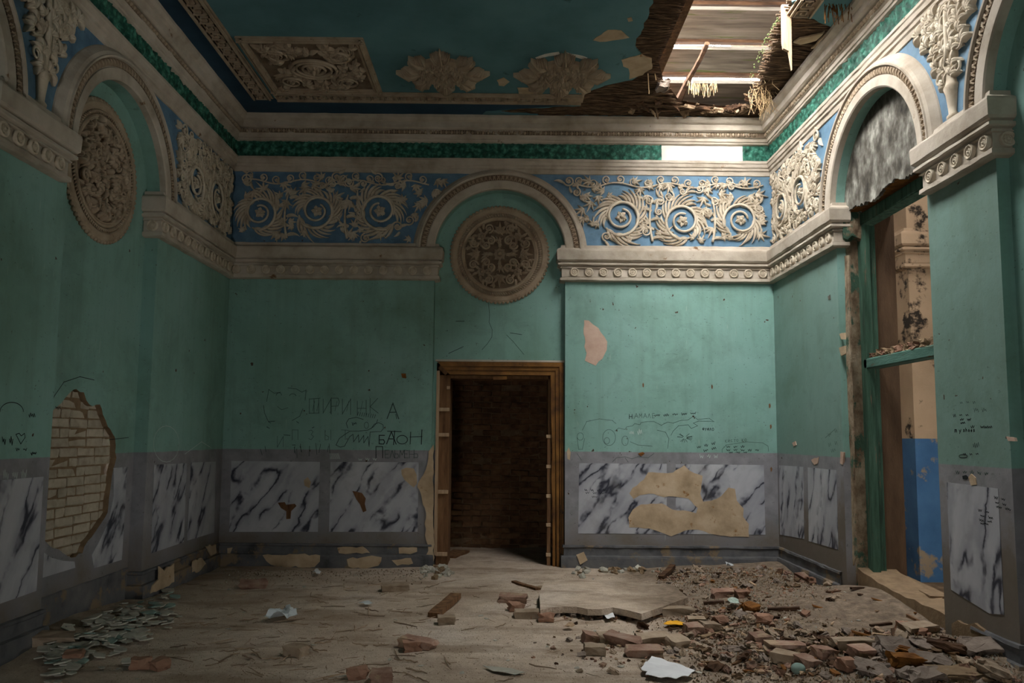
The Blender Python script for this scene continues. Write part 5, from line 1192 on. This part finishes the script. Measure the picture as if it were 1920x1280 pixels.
# paper, wrappers, bags
def sheet(name, pix, m, lab, cat, z=.012, crumple=.0, n=1, seed=1):
    P = [F(u, v) for u, v in pix]; c = sum(P, Vector()) / len(P); rg = random.Random(seed)
    bm = bmesh.new(); vs = [bm.verts.new((p.x - c.x, p.y - c.y, z)) for p in P]; f = bm.faces.new(vs)
    bmesh.ops.triangulate(bm, faces=[f]); bmesh.ops.subdivide_edges(bm, edges=bm.edges, cuts=4)
    bmesh.ops.triangulate(bm, faces=bm.faces)
    for v in bm.verts:
        q = v.co * 9 + Vector((seed, 0, 0)); v.co.z += abs(noise.noise(q)) * crumple + noise.noise(q * .3) * .006
    ex = bmesh.ops.extrude_face_region(bm, geom=bm.faces[:]); bmesh.ops.translate(bm, verts=[g for g in ex['geom'] if isinstance(g, bmesh.types.BMVert)], vec=(0, 0, .003))
    bmesh.ops.recalc_face_normals(bm, faces=bm.faces); me = bpy.data.meshes.new(name); bm.to_mesh(me); bm.free(); me.materials.append(m)
    return tag(link(name, me, None, Matrix.Translation(c)), lab, cat)
sheet('paper_sheet', [(1222, 1242), (1240, 1246), (1262, 1256), (1304, 1270), (1290, 1279), (1262, 1281), (1240, 1279), (1210, 1275), (1214, 1270), (1204, 1267), (1202, 1262)], M['paper'], 'torn sheet of white paper lying on the floor in the foreground', 'paper', .03, .02)
o = sheet('wrapper', [(1258, 1169), (1276, 1170), (1290, 1173), (1287, 1179), (1262, 1180), (1244, 1177)], M['yellow'], 'yellow and white crushed wrapper in front of the tan bricks', 'wrapper', .02, .03, 1, 3)
P = [F(u, v) for u, v in [(1236, 1172), (1258, 1169), (1262, 1180), (1240, 1176)]]; c0 = o.matrix_world.translation
mb = MB(); mb.poly([(p.x - c0.x, p.y - c0.y) for p in P], T=Matrix.Translation((0, 0, .045))); e = mb.build('white_end', M['paper'], o)
mb = MB(); a = [F(u, v) for u, v in [(1249, 1176), (1254, 1170), (1258, 1173), (1252, 1177)]]; mb.poly([(p.x - c0.x, p.y - c0.y) for p in a], T=Matrix.Translation((0, 0, .048))); mb.build('dark_print', M['ink'], o)
sheet('packet', [(1364, 1138), (1372, 1132), (1384, 1134), (1386, 1142), (1372, 1144)], M['greenpk'], 'crushed green and white packet beside the orange-brown lump', 'packet', .05, .05, 1, 4)
sheet('paper_scrap', [(1132, 1160), (1146, 1154), (1153, 1164), (1138, 1168)], M['paper'], 'white paper scrap with blue print below the slab edge', 'paper', .03, .03, 1, 5)
sheet('plastic_bag', [(1160, 1152), (1178, 1148), (1192, 1150), (1198, 1158), (1180, 1161), (1166, 1160)], M['plasticblue'], 'pale blue crumpled plastic below the right end of the slab edge', 'plastic', .04, .06, 1, 6)
sheet('plastic_bag', [(494, 1166), (514, 1158), (530, 1153), (540, 1144), (550, 1154), (558, 1164), (538, 1167), (512, 1168)], M['plastic'], 'crumpled translucent pale bag on the dirt at left', 'plastic', .03, .10, 1, 7)
sheet('plastic_scrap', [(672, 1134), (690, 1132), (700, 1136), (684, 1139)], M['plastic'], 'small pale plastic scrap near the left skirting', 'plastic', .02, .03, 1, 8)
sheet('paper_scrap', [(586, 1078), (594, 1074), (602, 1080), (594, 1083)], M['paper'], 'white crumpled scrap under the left marble panels', 'paper', .03, .05, 1, 9)
sheet('cloth_scrap', [(905, 1252), (960, 1258), (985, 1265), (965, 1268), (925, 1262)], M['flake'], 'flat grey rag on the floor left of the white paper sheet', 'rag', .01, .01, 1, 10)
sheet('plastic_scrap', [(1056, 1180), (1070, 1176), (1078, 1181), (1062, 1183)], M['splinter'], 'folded cream scrap on the bare floor before the slab', 'scrap', .02, .04, 1, 11)
sheet('plastic_scrap', [(1360, 1066), (1372, 1063), (1376, 1068), (1364, 1070)], M['plastic'], 'pale plastic scrap against the back wall under the beige patch', 'plastic', .04, .06, 1, 12)
mb = MB(); mb.ball((0, 0, .035), .045, None, 10, 7, (1.05, .95, .8)); tag(mb.build('pebble', M['flaketeal'], None, smooth=True, T=Matrix.Translation(F(1497, 1264))), 'smooth pale turquoise stone in front of the askew tan brick', 'stone')

# scattered repeats ----------------------------------------------------------------------------------
def scatter(name, meshes, n, region, label, cat, group, rg, zl=.3, tilt=.35, sc=(.6, 1.3)):
    i = 0
    while i < n:
        u, v = region(rg)
        if v < 1035 or v > 1290: continue
        p = F(u, v)
        if p.x < XL + .08 or p.x > XR + .1 or p.y > YB - .10 or p.y < 4.7 or (p.x > XR - .12 and not JY0 < p.y < JY1): continue
        me = rg.choice(meshes); s = rg.uniform(*sc); h = me['h'] * s
        o = link(name, me, None, rest(p + Vector((0, 0, h * zl)), rg.uniform(0, 6.28), (rg.gauss(0, tilt), rg.gauss(0, tilt))) @ Matrix.Scale(s, 4))
        tag(o, label, cat, group); i += 1
def kinds(name, mats, sizes, rough, cuts=1, k=5):
    out = []
    for i in range(k):
        sz = sizes[i % len(sizes)]; me = chunk_mesh(name, mats[i % len(mats)], sz, i * 3 + 2, rough, cuts); me['h'] = sz[2]; out.append(me)
    return out
rg = random.Random(100)
def flake_mesh(m, r, seed):
    g = random.Random(seed); n = g.randint(5, 8); mb = MB(); mb.prism([(r * g.uniform(.5, 1) * math.cos(2 * PI * i / n), r * g.uniform(.5, 1) * math.sin(2 * PI * i / n)) for i in range(n)], -.004, .004)
    me = mb.mesh('plaster_flake', m)
    for v in me.vertices: v.co.z += v.co.x * v.co.y * 2.0
    me['h'] = .02; return me
FL_ = [flake_mesh(M['flake'], rg.uniform(.035, .075), i) for i in range(8)] + [flake_mesh(M['flaketeal'], .06, 40)]
def heap(rg): t = rg.random(); u = 90 + 230 * t + rg.gauss(0, 12); v = 1240 - 105 * t + rg.gauss(0, 26) * (1.1 - .3 * t); return u, v
scatter('plaster_flake', FL_, 245, heap, 'pale flake of fallen plaster in the heap below the hole in the left wall', 'plaster', 'plaster flakes heaped below the left wall hole', rg, 1.2, .13, (.5, 1.25))
def allfloor(rg): return rg.uniform(200, 1700), 1065 + 215 * rg.random() ** 1.1
scatter('plaster_flake', FL_[:4], 52, allfloor, 'small pale plaster flake strewn on the open dirt floor', 'plaster', 'plaster flakes strewn on the floor', rg, .5, .15, (.25, .5))
RB = kinds('rubble_stone', [M['bricktan'], M['brick'], M['greyconc'], M['mortar'], M['darkwood'], M['redchunk']], [(.09, .07, .05), (.06, .06, .05), (.11, .07, .05), (.07, .05, .04)], .42, 2, 9)
def rub1(rg): return 1290 + 640 * rg.random() ** .9, 1290 - 110 * rg.random() ** .8
def rub2(rg): return rg.gauss(1370, 75), rg.gauss(1160, 26)
def rub3(rg): return rg.uniform(1230, 1570), 1065 + abs(rg.gauss(0, 22))
scatter('rubble_stone', RB, 150, rub1, 'broken piece of brick or mortar in the rubble heap at lower right', 'rubble', 'rubble pieces at lower right', rg, .35, .4, (.28, .95))
scatter('rubble_stone', RB, 62, rub2, 'broken piece of brick or mortar in the rubble patch right of the slab', 'rubble', 'rubble pieces right of the slab', rg, .35, .4, (.35, .9))
scatter('rubble_stone', RB, 38, rub3, 'broken piece of brick or mortar along the foot of the right back wall', 'rubble', 'rubble pieces under the right back wall', rg, .35, .4, (.35, .95))
def mid(rg): return rg.gauss(1170, 70), rg.gauss(1222, 20)
scatter('rubble_stone', RB, 26, mid, 'broken piece of brick or mortar around the middle foreground bricks', 'rubble', 'rubble pieces around the middle bricks', rg, .35, .4, (.25, .6))
def slabfoot(rg): return rg.uniform(1000, 1215), 1153 + rg.gauss(3, 6)
scatter('rubble_stone', RB, 20, slabfoot, 'small rubble piece under the broken slab edge', 'rubble', 'rubble pieces under the slab edge', rg, .35, .4, (.3, .65))
def doorfoot(rg): return (rg.uniform(1060, 1240), 1072 + rg.gauss(0, 5)) if rg.random() < .6 else (rg.uniform(790, 850), 1072 + rg.gauss(0, 8))
PL = kinds('plaster_lump', [M['flake'], M['mortarlight']], [(.06, .05, .04)], .35, 1, 4)
scatter('plaster_lump', PL, 60, doorfoot, 'small pale plaster lump at the foot of the back wall by the doorway', 'plaster', 'plaster lumps by the doorway', rg, .35, .4, (.5, 1.2))
def twig_mesh(L, seed, r=.004):
    g = random.Random(seed); mb = MB(); pts = [(-L / 2 + L * i / 4, g.uniform(-.02, .02) * L * 1.2, g.uniform(0, .01)) for i in range(5)]; mb.tube(pts, [r, r * 1.2, r, r * .9, r * .6], 4); me = mb.mesh('stick', M['twig']); me['h'] = .012; return me
TW = [twig_mesh(.07 + .026 * i, i, .0028 + .0007 * (i % 4)) for i in range(8)]
def tw1(rg): return 330 + 480 * rg.random(), 1095 + 185 * rg.random()
scatter('stick', TW, 190, tw1, 'thin dry stick strewn on the dirt in the left half of the floor', 'stick', 'dry sticks on the left of the floor', rg, .5, .06, (.5, 1.1))
def tw2(rg): return 780 + 800 * rg.random(), 1075 + 205 * rg.random()
scatter('stick', TW, 100, tw2, 'thin dry stick strewn on the dirt in the right half of the floor', 'stick', 'dry sticks on the right of the floor', rg, .5, .08, (.4, 1.0))
WS = kinds('wood_scrap', [M['rotwood'], M['darkwood'], M['splinter'], M['timber']], [(.14, .03, .02), (.09, .04, .02), (.18, .025, .02)], .25, 1, 8)
def ws(rg): return (1240 + 600 * rg.random(), 1068 + 200 * rg.random())
scatter('wood_scrap', WS, 110, ws, 'splinter of broken wood lying in the dirt on the right of the floor', 'wood', 'wood splinters on the right of the floor', rg, .5, .12, (.4, 1.0))
# the smaller rest of the rubble, past counting
MBR = MB(); rbm = [M['bricktan'], M['brick'], M['greyconc'], M['mortar'], M['darkwood'], M['redchunk'], M['splinter']]
def rest_of(n, region, lo, hi):
    i = 0
    while i < n:
        u, v = region(rg)
        if not 1040 < v < 1290: continue
        p = F(u, v); i += 1
        if p.x < XL + .06 or p.x > XR + .1 or p.y > YB - .08 or (p.x > XR - .09 and not JY0 < p.y < JY1): continue
        me = rg.choice(RB); s_ = rg.uniform(lo, hi); Q = rest(p + Vector((0, 0, .012 * s_)), rg.uniform(0, 6.3), (rg.gauss(0, .4), rg.gauss(0, .4))) @ Matrix.Scale(s_, 4)
        MBR.k = rg.randrange(7); MBR.add([v_.co for v_ in me.vertices], [tuple(f.vertices) for f in me.polygons], Q)
rest_of(420, rub1, .15, .5); rest_of(220, rub2, .12, .42); rest_of(220, rub3, .12, .45); rest_of(90, mid, .12, .35); rest_of(60, slabfoot, .12, .35)
tag(MBR.build('rubble_chips', rbm), 'smallest chips of brick, mortar and wood packed between the rubble pieces', 'rubble', kind='stuff')
# crumbs nobody could count
mb = MB()
def crumb(p, s):
    mb.add([(p.x + rg.uniform(-s, s), p.y + rg.uniform(-s, s), p.z - s * .3) for _ in range(3)] + [(p.x, p.y, p.z + s * .8)], [(0, 1, 2), (0, 1, 3), (1, 2, 3), (2, 0, 3)])
mats_c = [M['bricktan'], M['twig'], M['mortarlight'], M['mortar'], M['flake']]
for i in range(22000):
    r_ = rg.random()
    if r_ < .3: u, v = allfloor(rg)
    elif r_ < .6: u, v = rub1(rg)
    elif r_ < .75: u, v = rub2(rg)
    elif r_ < .96: u, v = rub3(rg)
    else: u, v = (rg.uniform(420, 800), 1068 + abs(rg.gauss(0, 14)))
    if not 1040 < v < 1290: continue
    p = F(u, v)
    if p.y > YB - .05 or p.x > XR + .1 or p.x < XL + .05 or (p.x > XR - .05 and not JY0 < p.y < JY1): continue
    mb.k = i % 5 if r_ >= .3 else (2 if i % 3 else 1); crumb(p, rg.uniform(.005, .02) if r_ >= .3 else rg.uniform(.003, .008))
tag(mb.build('rubble_crumbs', mats_c), 'brown and pale crumbs of rubble strewn thickly over the dirt floor', 'rubble', kind='stuff')

# ------------------------------------------------------------------ what hangs round the ceiling hole
def hang(name, pts, m, lab, cat, r): mb = MB(); mb.tube(pts, r, 5); tag(mb.build(name, m), lab, cat)
a = onZ(1472, 8, ZC + .1)
mb = MB(); q = [(a.x - .045, 0), (a.x + .04, 0), (a.x + .05, -.32), (a.x + .075, -.62), (a.x + .03, -.36), (a.x - .0, -.34), (a.x - .025, -.30)]
P0 = a.y
t = [(1465, 10), (1482, 10), (1483, 55), (1484, 132), (1478, 97), (1468, 92), (1466, 80)]
w = [onY(u, v, P0) for u, v in t]; mb = MB(); mb.prism([(p.x, p.z) for p in w], -.015, .015, FB(0, 0, P0)); tag(mb.build('hanging_splinter', M['splinter']), 'pale split board hanging down like a spike at the right of the ceiling hole', 'board')
mb = MB(); w = [onZ(u, v, ZC + .05) for u, v in [(1463, 36), (1450, 58), (1436, 80), (1408, 150)]]

for i in range(110):
    t_ = R.random() * 2.99; k_ = int(t_); q_ = w[k_].lerp(w[k_ + 1], t_ - k_); mb.ball((q_.x + R.uniform(-.03, .015), q_.y + R.uniform(-.02, .02), ZC + .05 + R.uniform(-.01, .02)), R.uniform(.004, .009), None, 5, 3)
if 1: tag(mb.build('moss_fringe', M['moss']), 'bright green moss along the right rim of the ceiling hole', 'moss', kind='stuff')
rs = random.Random(6); mb = MB()
for i in range(120):
    u = rs.gauss(1432, 13); v = rs.gauss(180, 14); p = onZ(u, v, ZC + .05); L = rs.uniform(.06, .22); mb.tube([(p.x, p.y, p.z + .02), (p.x + rs.uniform(-.04, .04), p.y - rs.uniform(0, .04), p.z - L * .5), (p.x + rs.uniform(-.07, .07), p.y - rs.uniform(0, .05), p.z - L)], .0022, 3)
tag(mb.build('straw_tuft', M['straw']), 'tuft of pale straw hanging at the far right corner of the ceiling hole', 'straw', kind='stuff')
mb = MB()
for i in range(60):
    u = rs.uniform(1290, 1345); p = onZ(u, 150 + rs.uniform(0, 10), ZC + .12); L = rs.uniform(.05, .15); mb.tube([(p.x, p.y, p.z), (p.x + rs.uniform(-.02, .02), p.y, p.z - L)], .0018, 3)
tag(mb.build('root_fringe', M['straw']), 'fringe of fine pale roots hanging below the lowest roof board', 'roots', kind='stuff')
for u, v0_, v1_ in ((1215, 138, 176), (1228, 138, 150)):
    p = onZ(u, v0_, ZC); q2 = onY(u + 2, v1_, p.y); hang('hanging_straw', [p, (p + q2) / 2, q2], M['straw'], 'single pale straw dangling from the broken laths, %s' % ('long' if v1_ > 160 else 'short and slanting'), 'straw', .005)
p = onZ(1243, 160, ZC + .02); tag(link('plaster_lump', chunk_mesh('plaster_lump', M['greyconc'], (.13, .13, .09), 5, .3, 2), None, Matrix.Translation(p)), 'grey plaster lump caught in the laths at the left of the hole', 'plaster')
DB = kinds('loft_debris', [M['darkwood'], M['lath'], M['mortar'], M['darkwood'], M['lath'], M['darkwood'], M['mortar'], M['splinter']], [(.16, .05, .04), (.10, .06, .04), (.24, .025, .02)], .35, 1, 8)
for i in range(60):
    u = rs.uniform(1180, 1430); v = rs.uniform(199, 209) if i % 3 or 1290 < u < 1400 else rs.uniform(186, 206); p = onZ(u, v, ZC + rs.uniform(.03, .08))
    if p.y > YB - .1: p.y = YB - .12
    o = link('loft_debris', rs.choice(DB), None, rest(p, rs.uniform(0, 6.3), (rs.gauss(0, .4), rs.gauss(0, .4)))); tag(o, 'dark broken lath or mortar piece along the far rim of the ceiling hole', 'debris', 'debris along the far rim of the hole')
# torn beige plaster left on the right rim, and hanging straws over the right cornice
for pts in ([(1488, 76), (1500, 68), (1540, 60), (1546, 56), (1530, 72), (1500, 80)], [(1520, 88), (1550, 60), (1575, 40), (1585, 34), (1560, 62), (1535, 86)]):
    w = [onZ(u, v, ZC + .01) for u, v in pts]; mb = MB(); mb.prism(jag([(p.x, p.y) for p in w], .01, .06, rs), -.004, .012, FC(0, 0)); mb.build('plaster_patch', M['bare'], ceiling)
mb = MB()
for i in range(40):
    u = rs.uniform(1545, 1596); p = onZ(u, rs.uniform(0, 10), ZC + .03)
    mb.tube([p, p + Vector((rs.uniform(-.03, .03), -.02, -rs.uniform(.05, .2)))], .004, 3)
tag(mb.build('bark_fringe', M['rotwood']), 'fringe of orange-brown fibres hanging over the right cornice', 'fibres', kind='stuff')
